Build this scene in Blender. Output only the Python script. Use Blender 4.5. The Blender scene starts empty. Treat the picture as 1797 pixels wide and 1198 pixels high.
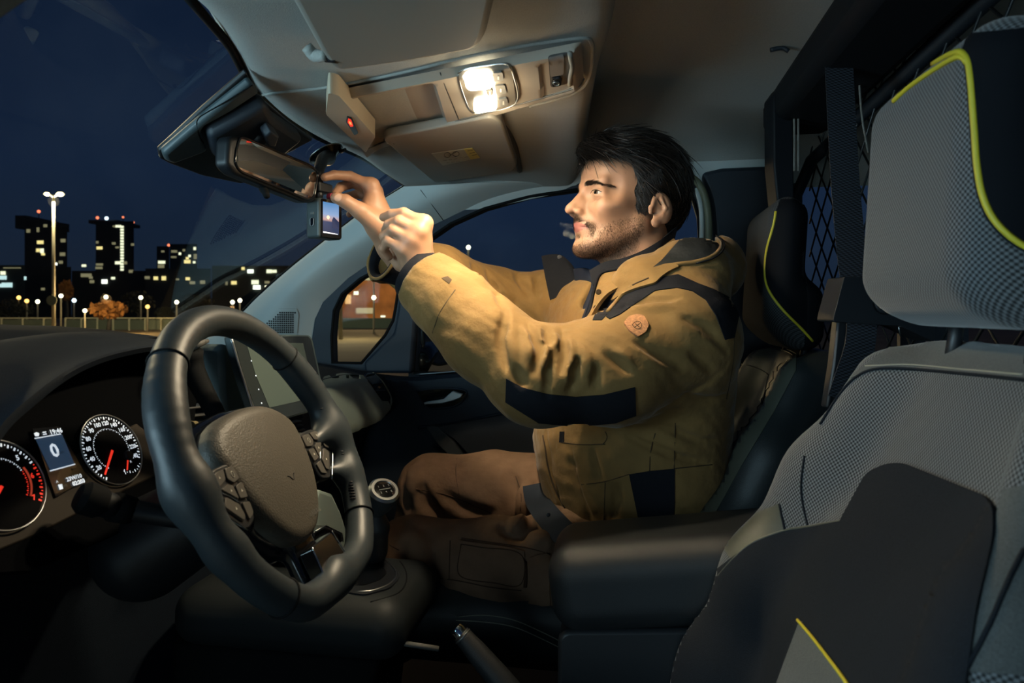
import bpy, bmesh, math, random
import numpy as np
from math import sin, cos, pi, radians, sqrt
from mathutils import Vector, Matrix
from mathutils.bvhtree import BVHTree
from mathutils.geometry import delaunay_2d_cdt

# ---------------------------------------------------------------- camera, sky, lights, exposure
S = bpy.context.scene
COL = S.collection
FPX, CX, HOR, YAW, ZC = 1198.0, 898.5, 550.0, radians(9.5), 1.30
CAM = np.array([0.0, 0.0, ZC])
RIGHT = np.array([cos(YAW), sin(YAW), 0.0]); VIEW = np.array([-sin(YAW), cos(YAW), 0.0]); UP = np.array([0, 0, 1.0])
cd = bpy.data.cameras.new('camera'); cam = bpy.data.objects.new('camera', cd); COL.objects.link(cam)
cam.location = CAM; cam.rotation_euler = (pi/2, 0, YAW)
cd.sensor_width = 36; cd.lens = 24.0; cd.shift_y = -(599.0-HOR)/1797.0; cd.clip_start = 0.02; cd.clip_end = 2000
cd.dof.use_dof = True; cd.dof.focus_distance = 1.22; cd.dof.aperture_fstop = 8.0
S.camera = cam
S.view_settings.view_transform = 'Standard'; S.view_settings.look = 'None'
S.view_settings.exposure = 0.0; S.view_settings.gamma = 1.0; S.view_settings.use_curve_mapping = False
S.cycles.max_bounces = 7; S.cycles.diffuse_bounces = 3; S.cycles.glossy_bounces = 3
S.cycles.transparent_max_bounces = 24; S.cycles.use_denoising = True
S.cycles.sample_clamp_indirect = 4.0

W = bpy.data.worlds.new('night_sky'); S.world = W; W.use_nodes = True
nt = W.node_tree; nt.nodes.clear()
out = nt.nodes.new('ShaderNodeOutputWorld'); bg = nt.nodes.new('ShaderNodeBackground')
tc = nt.nodes.new('ShaderNodeTexCoord'); sx = nt.nodes.new('ShaderNodeSeparateXYZ'); rp = nt.nodes.new('ShaderNodeValToRGB')
nz = nt.nodes.new('ShaderNodeTexNoise'); nz.inputs['Scale'].default_value = 3.5; nz.inputs['Detail'].default_value = 5
r2 = nt.nodes.new('ShaderNodeValToRGB'); mx = nt.nodes.new('ShaderNodeMixRGB'); mx.blend_type = 'ADD'; mx.inputs[0].default_value = 1
nt.links.new(tc.outputs['Generated'], sx.inputs[0]); nt.links.new(sx.outputs['Z'], rp.inputs[0])
nt.links.new(tc.outputs['Generated'], nz.inputs['Vector']); nt.links.new(nz.outputs[0], r2.inputs[0])
e = rp.color_ramp.elements; e[0].position = 0.0; e[0].color = (0.010, 0.017, 0.032, 1); e[1].position = 0.75; e[1].color = (0.0020, 0.0065, 0.022, 1)
m_ = rp.color_ramp.elements.new(0.18); m_.color = (0.0085, 0.0180, 0.044, 1)
e = r2.color_ramp.elements; e[0].position = 0.5; e[0].color = (0, 0, 0, 1); e[1].position = 0.78; e[1].color = (0.007, 0.010, 0.013, 1)
nt.links.new(rp.outputs[0], mx.inputs[1]); nt.links.new(r2.outputs[0], mx.inputs[2])
nt.links.new(mx.outputs[0], bg.inputs[0]); bg.inputs[1].default_value = 1.0; nt.links.new(bg.outputs[0], out.inputs[0])

def area_light(name, loc, target, size, power, color, size_y=None, spread=180):
    l = bpy.data.lights.new(name, 'AREA'); l.energy = power; l.color = color; l.size = size
    if size_y: l.shape = 'RECTANGLE'; l.size_y = size_y
    l.spread = radians(spread)
    o = bpy.data.objects.new(name, l); COL.objects.link(o); o.location = loc
    o.rotation_euler = (Vector(target)-Vector(loc)).to_track_quat('-Z', 'Y').to_euler(); return o
# unseen cool area lights, added to fill the cabin through windscreen and open door
area_light('cool_fill_front', (-2.7, -2.4, 1.9), (-0.1, 0.9, 1.35), 1.0, 42, (0.55, 0.86, 1.0))
area_light('cool_fill_side', (-0.6, -3.2, 0.9), (-0.3, 1.0, 1.6), 1.0, 13, (0.62, 0.88, 1.0))
area_light('cool_fill_low', (-1.9, -0.5, 1.12), (-0.45, 0.95, 1.66), 0.7, 11, (0.58, 0.86, 1.0), spread=100)  # low unseen lamp added to brighten the header front
# unseen warm area light added ahead of the van
area_light('warm_fill_ahead', (-7, 3.0, 5.0), (-0.8, 0.9, 1.2), 0.4, 130, (1.0, 0.78, 0.46))
# ---------------------------------------------------------------- pixel <-> world helpers
def ray(px, py): return VIEW + RIGHT*((px-CX)/FPX) + UP*((HOR-py)/FPX)
def P(px, py, d): return CAM + ray(px, py)*d
def PX(px, py, x): r = ray(px, py); return CAM + r*(x/r[0])
def PY(px, py, y): r = ray(px, py); return CAM + r*(y/r[1])
def PZ(px, py, z): r = ray(px, py); return CAM + r*((z-ZC)/r[2])
def PP(px, py, p0, n):
    r = ray(px, py); n = np.array(n, float); return CAM + r*(np.dot(np.array(p0)-CAM, n)/np.dot(r, n))
def A(*v): return np.array(v, float)
def unit(v): v = np.array(v, float); return v/np.linalg.norm(v)

# ---------------------------------------------------------------- materials
MATS = {}
def mat(name, color, rough=0.6, metal=0.0, spec=0.5, bump=None, emit=None, estr=1.0, sheen=0.0, coat=0.0, noise=None, weave=None, sss=0.0):
    """bump=(scale,strength,dist) noise=(scale,amount) weave=(pitch,depth)"""
    m = bpy.data.materials.new(name); m.use_nodes = True; n = m.node_tree.nodes; L = m.node_tree.links
    b = n['Principled BSDF']; b.inputs['Base Color'].default_value = (*color, 1); b.inputs['Roughness'].default_value = rough
    b.inputs['Metallic'].default_value = metal; b.inputs['Specular IOR Level'].default_value = spec
    b.inputs['Coat Weight'].default_value = coat
    if sheen: b.inputs['Sheen Weight'].default_value = sheen; b.inputs['Sheen Roughness'].default_value = 0.4
    if sss: b.inputs['Subsurface Weight'].default_value = sss; b.inputs['Subsurface Radius'].default_value = (0.01, 0.004, 0.002); b.inputs['Subsurface Scale'].default_value = 1.0
    if emit: b.inputs['Emission Color'].default_value = (*emit, 1); b.inputs['Emission Strength'].default_value = estr
    t = n.new('ShaderNodeTexCoord')
    if noise:
        z = n.new('ShaderNodeTexNoise'); z.inputs['Scale'].default_value = noise[0]; z.inputs['Detail'].default_value = 4
        mr = n.new('ShaderNodeMapRange'); mr.inputs[1].default_value = 0.25; mr.inputs[2].default_value = 0.75
        mr.inputs[3].default_value = 1-noise[1]; mr.inputs[4].default_value = 1+noise[1]
        v = n.new('ShaderNodeVectorMath'); v.operation = 'SCALE'; v.inputs[0].default_value = color
        L.new(t.outputs['Object'], z.inputs['Vector']); L.new(z.outputs[0], mr.inputs[0]); L.new(mr.outputs[0], v.inputs['Scale']); L.new(v.outputs[0], b.inputs['Base Color'])
    bn = None
    if bump:
        z = n.new('ShaderNodeTexNoise'); z.inputs['Scale'].default_value = bump[0]; z.inputs['Detail'].default_value = 3
        L.new(t.outputs['Object'], z.inputs['Vector'])
        bn = n.new('ShaderNodeBump'); bn.inputs['Strength'].default_value = bump[1]; bn.inputs['Distance'].default_value = bump[2]
        L.new(z.outputs[0], bn.inputs['Height']); L.new(bn.outputs[0], b.inputs['Normal'])
    if weave:
        sp = n.new('ShaderNodeSeparateXYZ'); L.new(t.outputs['Object'], sp.inputs[0]); ss = []
        k = 2*pi/weave[0]
        for ax, ex, kx in (('Y', 'X', -.62), ('Z', 'X', .12)):
            m1 = n.new('ShaderNodeMath'); m1.operation = 'MULTIPLY'; m1.inputs[1].default_value = k
            if ex:
                ad = n.new('ShaderNodeMath'); ad.operation = 'ADD'; mm = n.new('ShaderNodeMath'); mm.operation = 'MULTIPLY'; mm.inputs[1].default_value = kx
                L.new(sp.outputs[ex], mm.inputs[0]); L.new(sp.outputs[ax], ad.inputs[0]); L.new(mm.outputs[0], ad.inputs[1]); L.new(ad.outputs[0], m1.inputs[0])
            else: L.new(sp.outputs[ax], m1.inputs[0])
            s_ = n.new('ShaderNodeMath'); s_.operation = 'SINE'; L.new(m1.outputs[0], s_.inputs[0]); ss.append(s_)
        mu = n.new('ShaderNodeMath'); mu.operation = 'MULTIPLY'; L.new(ss[0].outputs[0], mu.inputs[0]); L.new(ss[1].outputs[0], mu.inputs[1])
        mr = n.new('ShaderNodeMapRange'); mr.inputs[1].default_value = -0.5; mr.inputs[2].default_value = 0.6
        mr.inputs[3].default_value = 1-weave[1]; mr.inputs[4].default_value = 1+weave[1]*0.8
        L.new(mu.outputs[0], mr.inputs[0])
        v = n.new('ShaderNodeVectorMath'); v.operation = 'SCALE'; v.inputs[0].default_value = color
        L.new(mr.outputs[0], v.inputs['Scale']); L.new(v.outputs[0], b.inputs['Base Color'])
    MATS[name] = m; return m
def glass(name, tint, gloss=0.6, rough=0.0):
    m = bpy.data.materials.new(name); m.use_nodes = True; n = m.node_tree.nodes; L = m.node_tree.links; n.clear()
    o = n.new('ShaderNodeOutputMaterial'); mx = n.new('ShaderNodeMixShader'); tr = n.new('ShaderNodeBsdfTransparent'); gl = n.new('ShaderNodeBsdfGlossy')
    fr = n.new('ShaderNodeFresnel'); fr.inputs[0].default_value = 1.45; mm = n.new('ShaderNodeMath'); mm.operation = 'MULTIPLY'; mm.inputs[1].default_value = gloss
    tr.inputs[0].default_value = (*tint, 1); gl.inputs['Roughness'].default_value = rough
    L.new(fr.outputs[0], mm.inputs[0]); L.new(mm.outputs[0], mx.inputs[0]); L.new(tr.outputs[0], mx.inputs[1]); L.new(gl.outputs[0], mx.inputs[2]); L.new(mx.outputs[0], o.inputs[0])
    MATS[name] = m; return m

# ---------------------------------------------------------------- object helpers
def link(o, parent=None):
    COL.objects.link(o)
    if parent is not None: o.parent = parent
    return o
def thing(name, label, cat, loc=(0, 0, 0), group=None):
    o = bpy.data.objects.new(name, None); o.empty_display_size = 0.05; COL.objects.link(o); o.location = loc
    o['label'] = label; o['category'] = cat
    if group: o['group'] = group
    return o
def tag(o, label, cat, group=None):
    o['label'] = label; o['category'] = cat
    if group: o['group'] = group
    return o
def mesh(name, V, F, m, parent=None, smooth=True, label=None, kind=None):
    me = bpy.data.meshes.new(name); V = np.asarray(V, float)
    off = np.zeros(3)
    if parent is not None:
        q = parent
        while q is not None: off = off + np.array(q.location); q = q.parent
    loc = np.zeros(3)
    me.from_pydata((V-off).tolist(), [], [tuple(int(i) for i in f) for f in F]); me.validate(); me.update()
    bm = bmesh.new(); bm.from_mesh(me); bmesh.ops.recalc_face_normals(bm, faces=bm.faces); bm.to_mesh(me); bm.free()
    if m is not None: me.materials.append(m)
    if smooth: me.polygons.foreach_set('use_smooth', [True]*len(me.polygons))
    o = bpy.data.objects.new(name, me); link(o, parent)
    if label: o['label'] = label
    if kind: o['kind'] = kind
    return o
def sharp(o, ang=35):
    me = o.data; me.polygons.foreach_set('use_smooth', [True]*len(me.polygons)); me.set_sharp_from_angle(angle=radians(ang)); return o
def bevel(o, w, seg=2, ang=30):
    md = o.modifiers.new('bevel', 'BEVEL'); md.width = w; md.segments = seg; md.limit_method = 'ANGLE'; md.angle_limit = radians(ang); md.harden_normals = False
    return sharp(o, 60)
def basis(n, up=(0, 0, 1)):
    n = unit(n); u = np.array(up, float); s = unit(np.cross(u, n)); t = np.cross(n, s); return s, t, n   # s side, t up, n normal
def box(name, c, size, m, parent=None, axes=None, bev=0.0, label=None, kind=None):
    if axes is None: axes = (A(1, 0, 0), A(0, 1, 0), A(0, 0, 1))
    V = []
    for x in (-.5, .5):
        for y in (-.5, .5):
            for z in (-.5, .5): V.append(np.array(c)+axes[0]*x*size[0]+axes[1]*y*size[1]+axes[2]*z*size[2])
    F = [(0, 1, 3, 2), (4, 6, 7, 5), (0, 4, 5, 1), (2, 3, 7, 6), (0, 2, 6, 4), (1, 5, 7, 3)]
    o = mesh(name, V, F, m, parent, smooth=False, label=label, kind=kind)
    if bev: bevel(o, bev)
    return o
def spline(pts, n, closed=False):
    p = np.array(pts, float); N = len(p)
    if N == 2: return np.array([p[0]+(p[1]-p[0])*i/(n-1) for i in range(n)])
    if closed: q = np.vstack([p[-1], p, p[0], p[1]]); segs = N
    else: q = np.vstack([2*p[0]-p[1], p, 2*p[-1]-p[-2]]); segs = N-1
    L_ = np.array([np.linalg.norm(q[i+2]-q[i+1])+1e-9 for i in range(segs)]); cum = np.concatenate([[0], np.cumsum(L_)])
    out_ = []
    for i in range(n):
        s = cum[-1]*i/(n if closed else n-1); k = min(int(np.searchsorted(cum, s, side='right')-1), segs-1); t = (s-cum[k])/L_[k]
        a, b, c, d = q[k], q[k+1], q[k+2], q[k+3]
        out_.append(0.5*((2*b)+(c-a)*t+(2*a-5*b+4*c-d)*t*t+(3*b-a-3*c+d)*t**3))
    return np.array(out_)
def tube_geo(pts, r, seg=10, closed=False, flat=1.0, upv=None):
    p = np.array(pts, float); N = len(p); rr = np.full(N, r) if np.isscalar(r) else np.interp(np.linspace(0, 1, N), np.linspace(0, 1, len(r)), r)
    V = []; F = []; prev = None
    for i in range(N):
        if closed: t = p[(i+1) % N]-p[i-1]
        else: t = p[min(i+1, N-1)]-p[max(i-1, 0)]
        t = unit(t)
        if prev is None:
            u = np.array(upv, float) if upv is not None else (A(0, 0, 1) if abs(t[2]) < 0.9 else A(1, 0, 0))
        else: u = prev
        u = unit(u-t*np.dot(u, t)); prev = u; w = np.cross(t, u)
        for k in range(seg):
            a = 2*pi*k/seg; V.append(p[i]+(u*cos(a)+w*sin(a)*flat)*rr[i])
    M = N if closed else N-1
    for i in range(M):
        j = (i+1) % N
        for k in range(seg):
            l = (k+1) % seg; F.append((i*seg+k, i*seg+l, j*seg+l, j*seg+k))
    if not closed: F.append(tuple(range(seg))[::-1]); F.append(tuple((N-1)*seg+k for k in range(seg)))
    return V, F
def tube(name, pts, r, m, parent=None, seg=10, closed=False, flat=1.0, upv=None, n=None, label=None):
    if n: pts = spline(pts, n, closed)
    V, F = tube_geo(pts, r, seg, closed, flat, upv); return mesh(name, V, F, m, parent, label=label)
def merge(geos):
    V = []; F = []
    for v, f in geos:
        b = len(V); V.extend([tuple(x) for x in v]); F.extend([tuple(i+b for i in q) for q in f])
    return V, F
def lathe_geo(prof, c, axis, seg=32, sc=(1, 1), up=(0, 0, 1)):
    s, t, n = basis(axis, up if abs(np.dot(unit(axis), unit(up))) < .95 else (1, 0, 0)); V = []; F = []
    for (r, h) in prof:
        for k in range(seg):
            a = 2*pi*k/seg; V.append(np.array(c)+n*h+(s*cos(a)*sc[0]+t*sin(a)*sc[1])*r)
    for i in range(len(prof)-1):
        for k in range(seg):
            l = (k+1) % seg; F.append((i*seg+k, i*seg+l, (i+1)*seg+l, (i+1)*seg+k))
    F.append(tuple(range(seg))); F.append(tuple((len(prof)-1)*seg+k for k in range(seg)))
    return V, F
def lathe(name, prof, c, axis, m, parent=None, seg=32, label=None, sc=(1, 1), up=(0, 0, 1), ang=35):
    V, F = lathe_geo(prof, c, axis, seg, sc, up); return sharp(mesh(name, V, F, m, parent, label=label), ang)
def surf(rows, nu, nv, thick=0.006, name=None, m=None, parent=None, label=None, kind=None, lin=False):
    """smooth sheet through rows of 3D points; thickness goes away from the camera"""
    R_ = [spline(r, nv) if not lin else np.array([np.array(r, float)[0]]) for r in rows]
    cols = [spline([R_[i][j] for i in range(len(R_))], nu) for j in range(nv)]
    G = np.array([[cols[j][i] for j in range(nv)] for i in range(nu)])
    du = np.gradient(G, axis=0); dv = np.gradient(G, axis=1); N_ = np.cross(du, dv); N_ /= (np.linalg.norm(N_, axis=2, keepdims=True)+1e-12)
    mid = G.reshape(-1, 3).mean(0); 
    if np.dot(N_.reshape(-1, 3).mean(0), mid-CAM) < 0: N_ = -N_
    B = G+N_*thick; V = np.vstack([G.reshape(-1, 3), B.reshape(-1, 3)]); M = nu*nv; F = []
    for i in range(nu-1):
        for j in range(nv-1):
            a = i*nv+j; F.append((a, a+1, a+nv+1, a+nv)); F.append((M+a, M+a+nv, M+a+nv+1, M+a+1))
    for i in range(nu-1):
        a = i*nv; F.append((a, a+nv, M+a+nv, M+a)); a = i*nv+nv-1; F.append((a, M+a, M+a+nv, a+nv))
    for j in range(nv-1):
        F.append((j, M+j, M+j+1, j+1)); a = (nu-1)*nv+j; F.append((a, a+1, M+a+1, M+a))
    return sharp(mesh(name, V, F, m, parent, label=label, kind=kind), 50)
def prism(name, poly, off, m, parent=None, bev=0.0, label=None, kind=None, seg=2):
    """closed polygon of 3D points extruded by the vector off"""
    poly = [np.array(p, float) for p in poly]; n = len(poly); off = np.array(off, float)
    V = poly+[p+off for p in poly]; F = [tuple(range(n)), tuple(range(2*n-1, n-1, -1))]+[(i, n+i, n+(i+1) % n, (i+1) % n) for i in range(n)]
    o = mesh(name, V, F, m, parent, smooth=False, label=label, kind=kind)
    if bev: bevel(o, bev, seg)
    return o
def rounded(pts, r, k=5):
    """round the corners of a polygon (any dimension)"""
    p = [np.array(q, float) for q in pts]; N = len(p); o = []
    for i in range(N):
        a, b, c = p[i-1], p[i], p[(i+1) % N]; la, lc = np.linalg.norm(a-b), np.linalg.norm(c-b); rr = min(r, la*.45, lc*.45)
        s = b+(a-b)/la*rr; e_ = b+(c-b)/lc*rr
        for j in range(k+1):
            t = j/k; o.append((1-t)**2*s+2*t*(1-t)*b+t*t*e_)
    return o
def ring_prism(name, outer, inner, off, m, parent=None, label=None, bev=0.0, kind=None):
    """frame between two polygons with the same number of points"""
    n = len(outer); off = np.array(off, float); O = [np.array(p, float) for p in outer]; I = [np.array(p, float) for p in inner]
    V = O+I+[p+off for p in O]+[p+off for p in I]; F = []
    for i in range(n):
        j = (i+1) % n
        F += [(i, j, n+j, n+i), (2*n+i, 3*n+i, 3*n+j, 2*n+j), (i, 2*n+i, 2*n+j, j), (n+i, n+j, 3*n+j, 3*n+i)]
    o = mesh(name, V, F, m, parent, smooth=False, label=label, kind=kind)
    if bev: bevel(o, bev)
    return o
def text(name, s, c, sdir, tdir, size, m, parent=None, ext=0.0002, bold=0.0, align='CENTER', label=None):
    cu = bpy.data.curves.new(name, 'FONT'); cu.body = s; cu.size = size; cu.align_x = align; cu.align_y = 'CENTER'; cu.offset = bold; cu.resolution_u = 2
    tmp = bpy.data.objects.new('tmp_text', cu); COL.objects.link(tmp); dg = bpy.context.evaluated_depsgraph_get(); dg.update()
    me = bpy.data.meshes.new_from_object(tmp.evaluated_get(dg)); V = np.array([v.co[:] for v in me.vertices]).reshape(-1, 3)
    F = [tuple(p.vertices) for p in me.polygons]; bpy.data.objects.remove(tmp); bpy.data.curves.remove(cu); bpy.data.meshes.remove(me)
    sdir = unit(sdir); tdir = np.array(tdir, float); tdir = unit(tdir-sdir*np.dot(tdir, sdir)); n = np.cross(sdir, tdir)
    if not len(V): return None
    V2 = np.array(c)+V[:, :1]*sdir+V[:, 1:2]*tdir+n*ext
    return mesh(name, V2, F, m, parent, smooth=False, label=label)

# ---------------------------------------------------------------- implicit surfaces
class Field:
    def __init__(s, lo, hi, h):
        s.lo = np.array(lo, float); s.h = h; n = np.ceil((np.array(hi, float)-s.lo)/h).astype(int)+1; s.n = n
        s.F = np.full(n, 0.05, np.float32); s.ax = [s.lo[i]+h*np.arange(n[i]) for i in range(3)]
    def sub(s, lo, hi):
        a = [max(0, int((lo[i]-s.lo[i])/s.h)) for i in range(3)]; b = [min(s.n[i], int((hi[i]-s.lo[i])/s.h)+2) for i in range(3)]
        if any(b[i] <= a[i] for i in range(3)): return None, None
        sl = tuple(slice(a[i], b[i]) for i in range(3))
        g = np.meshgrid(*[s.ax[i][a[i]:b[i]].astype(np.float32) for i in range(3)], indexing='ij', copy=False); return sl, g
    def put(s, lo, hi, fn, k=0.0, op='u'):
        m = max(k, 0)*1.0+3*s.h+0.004; sl, g = s.sub(np.array(lo)-m, np.array(hi)+m)
        if sl is None: return s
        d = fn(*g).astype(np.float32); a = s.F[sl]
        if op == 'u':
            r = np.minimum(a, d)
            if k > 0: hh = np.maximum(k-np.abs(a-d), 0)/k; r = r-hh*hh*k*0.25
        else:
            d = -d; r = np.maximum(a, d)
            if k > 0: hh = np.maximum(k-np.abs(a-d), 0)/k; r = r+hh*hh*k*0.25
        s.F[sl] = r; return s
    def cap(s, a, b, ra, rb=None, k=0.0, op='u', sq=None):
        """round cone between two points; sq=(axis, factor) squashes it along an axis"""
        rb = ra if rb is None else rb; a = np.array(a, float); b = np.array(b, float); ab = b-a; L2 = max(float(ab@ab), 1e-12)
        if sq is not None: ax_, fc = unit(sq[0]), sq[1]
        def fn(x, y, z):
            px, py, pz = x-a[0], y-a[1], z-a[2]; t = np.clip((px*ab[0]+py*ab[1]+pz*ab[2])/L2, 0, 1)
            qx, qy, qz = px-ab[0]*t, py-ab[1]*t, pz-ab[2]*t
            if sq is not None:
                e_ = (qx*ax_[0]+qy*ax_[1]+qz*ax_[2])*(1/fc-1); qx, qy, qz = qx+ax_[0]*e_, qy+ax_[1]*e_, qz+ax_[2]*e_
                return (np.sqrt(qx*qx+qy*qy+qz*qz)-(ra+(rb-ra)*t))*min(1, fc)
            return np.sqrt(qx*qx+qy*qy+qz*qz)-(ra+(rb-ra)*t)
        R_ = max(ra, rb)*(max(1, sq[1]) if sq is not None else 1)
        return s.put(np.minimum(a, b)-R_, np.maximum(a, b)+R_, fn, k, op)
    def chain(s, pts, rs, k=0.0, op='u', ks=None, sq=None):
        for i in range(len(pts)-1): s.cap(pts[i], pts[i+1], rs[i], rs[i+1], k if (i == 0 or ks is None) else ks, op, sq)
        return s
    def ell(s, c, r, k=0.0, op='u', R=None):
        c = np.array(c, float); r = np.array(r, float); M = np.eye(3) if R is None else np.array(R, float)   # rows of M: local axes
        ext = np.sqrt(((M*r[:, None])**2).sum(0))
        def fn(x, y, z):
            x, y, z = x-c[0], y-c[1], z-c[2]; u = [(x*M[i, 0]+y*M[i, 1]+z*M[i, 2])/r[i] for i in range(3)]
            q = np.sqrt(u[0]**2+u[1]**2+u[2]**2)+1e-6; g = np.sqrt((u[0]/r[0])**2+(u[1]/r[1])**2+(u[2]/r[2])**2)+1e-6
            return q*(q-1)/g
        return s.put(c-ext, c+ext, fn, k, op)
    def box(s, c, hs, rd=0.01, k=0.0, op='u', R=None):
        c = np.array(c, float); hs = np.array(hs, float); M = np.eye(3) if R is None else np.array(R, float)
        ext = np.sqrt(((M*hs[:, None])**2).sum(0))*1.2
        def fn(x, y, z):
            x, y, z = x-c[0], y-c[1], z-c[2]; q = [np.abs(x*M[i, 0]+y*M[i, 1]+z*M[i, 2])-(hs[i]-rd) for i in range(3)]
            o = np.sqrt(sum(np.maximum(v, 0)**2 for v in q)); return o+np.minimum(np.maximum(np.maximum(q[0], q[1]), q[2]), 0)-rd
        return s.put(c-ext, c+ext, fn, k, op)
    def warp(s, fn, lim=0.02):
        """add fn(x,y,z) near the surface"""
        idx = np.nonzero(np.abs(s.F) < lim); x, y, z = (s.ax[i][idx[i]] for i in range(3)); s.F[idx] += fn(x, y, z).astype(np.float32); return s
    def geo(s, smooth=1):
        F = s.F; S_ = F < 0; n = F.shape
        c = [S_[i:n[0]-1+i, j:n[1]-1+j, k:n[2]-1+k] for i in (0, 1) for j in (0, 1) for k in (0, 1)]
        al = np.logical_and.reduce(c); an = np.logical_or.reduce(c); cell = an & ~al; ci = np.argwhere(cell); N = len(ci)
        idx = np.full(cell.shape, -1, np.int64); idx[cell] = np.arange(N); acc = np.zeros((N, 3)); cnt = np.zeros(N)
        for a in range(3):
            o1, o2 = [q for q in range(3) if q != a]
            for u in (0, 1):
                for v in (0, 1):
                    p = np.zeros(3, int); p[o1] = u; p[o2] = v; q = p.copy(); q[a] = 1
                    f0 = F[tuple((ci+p).T)]; f1 = F[tuple((ci+q).T)]; m = (f0 < 0) != (f1 < 0); t = f0[m]/(f0[m]-f1[m])
                    pos = np.tile(p.astype(float), (m.sum(), 1)); pos[:, a] += t; acc[m] += pos; cnt[m] += 1
        V = s.lo+(ci+acc/cnt[:, None])*s.h; Q = []
        for a in range(3):
            o1, o2 = [q for q in range(3) if q != a]; sl0 = [slice(1, n[q]-1) for q in range(3)]; sl1 = list(sl0); sl0[a] = slice(0, n[a]-1); sl1[a] = slice(1, n[a])
            s0 = S_[tuple(sl0)]; s1 = S_[tuple(sl1)]; e_ = np.argwhere(s0 != s1)
            if not len(e_): continue
            flip = s0[tuple(e_.T)]; base = e_.copy(); base[:, o1] += 1; base[:, o2] += 1
            def at(d1, d2): b = base.copy(); b[:, o1] -= d1; b[:, o2] -= d2; return idx[tuple(b.T)]
            q = np.stack([at(0, 0), at(1, 0), at(1, 1), at(0, 1)], 1)
            if a == 1: flip = ~flip
            q[flip] = q[flip][:, ::-1]; Q.append(q)
        Q = np.vstack(Q); Q = Q[(Q >= 0).all(1)]
        for _ in range(smooth):
            sm = np.zeros_like(V); ct = np.zeros(N)
            for i in range(4):
                j = (i+1) % 4
                np.add.at(sm, Q[:, i], V[Q[:, j]]); np.add.at(sm, Q[:, j], V[Q[:, i]]); np.add.at(ct, Q[:, i], 1); np.add.at(ct, Q[:, j], 1)
            V = V*0.5+0.5*sm/np.maximum(ct, 1)[:, None]
        return V, Q
    def obj(s, name, m, parent=None, label=None, smooth=1, kind=None):
        V, Q = s.geo(smooth); o = fastmesh(name, V, Q, m, parent, label)
        if kind: o['kind'] = kind
        return o
def fastmesh(name, V, Q, m, parent=None, label=None, mi=None):
    off = np.zeros(3); q = parent
    while q is not None: off = off+np.array(q.location); q = q.parent
    me = bpy.data.meshes.new(name); me.vertices.add(len(V)); me.vertices.foreach_set('co', (np.asarray(V)-off).ravel())
    nf = len(Q); w = Q.shape[1]; me.loops.add(nf*w); me.loops.foreach_set('vertex_index', Q.ravel().astype(np.int32)); me.polygons.add(nf)
    me.polygons.foreach_set('loop_start', np.arange(0, nf*w, w, dtype=np.int32)); me.polygons.foreach_set('use_smooth', [True]*nf)
    for x in (m if isinstance(m, (list, tuple)) else [m]): me.materials.append(x)
    if mi is not None: me.polygons.foreach_set('material_index', mi.astype(np.int32))
    me.update(); me.validate(); o = bpy.data.objects.new(name, me); link(o, parent)
    if label: o['label'] = label
    return o
def bvh(*geos):
    V, F = merge(geos); return BVHTree.FromPolygons([tuple(v) for v in V], [tuple(int(i) for i in f) for f in F])
def obvh(*objs):
    gs = []
    for o in objs:
        off = np.zeros(3); q = o
        while q is not None: off = off+np.array(q.location); q = q.parent
        gs.append(([tuple(np.array(v.co)+off) for v in o.data.vertices], [tuple(p.vertices) for p in o.data.polygons]))
    return bvh(*gs)
def hit(tree, px, py):
    r = Vector(ray(px, py)); loc, nrm, i, d = tree.ray_cast(Vector(CAM), r.normalized())
    if loc is None: return None, None
    if nrm.dot(r) > 0: nrm = -nrm
    return np.array(loc), np.array(nrm)
def seam(name, pix, tree, r, m, parent=None, lift=0.0, n=None, label=None, geo=False, seg=6, jump=0.05):
    """a cord, seam or piping that lies on a surface along a line seen in the photo"""
    q = spline([(a, b, 0) for a, b in pix], n or max(4, int(sum(math.dist(pix[i], pix[i+1]) for i in range(len(pix)-1))/6)+2)); pts = []
    for a, b, _ in q:
        l, nn = hit(tree, a, b)
        if l is not None and (not pts or abs(np.dot(l-pts[-1], VIEW)) < jump): pts.append(l+nn*lift)
    if len(pts) < 3: return None
    pts = np.array(pts)
    for _ in range(2): pts[1:-1] = pts[1:-1]*.5+.25*(pts[2:]+pts[:-2])
    g = tube_geo(pts, r, seg)
    if geo: return g
    return mesh(name, g[0], g[1], m, parent, label=label)
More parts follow.
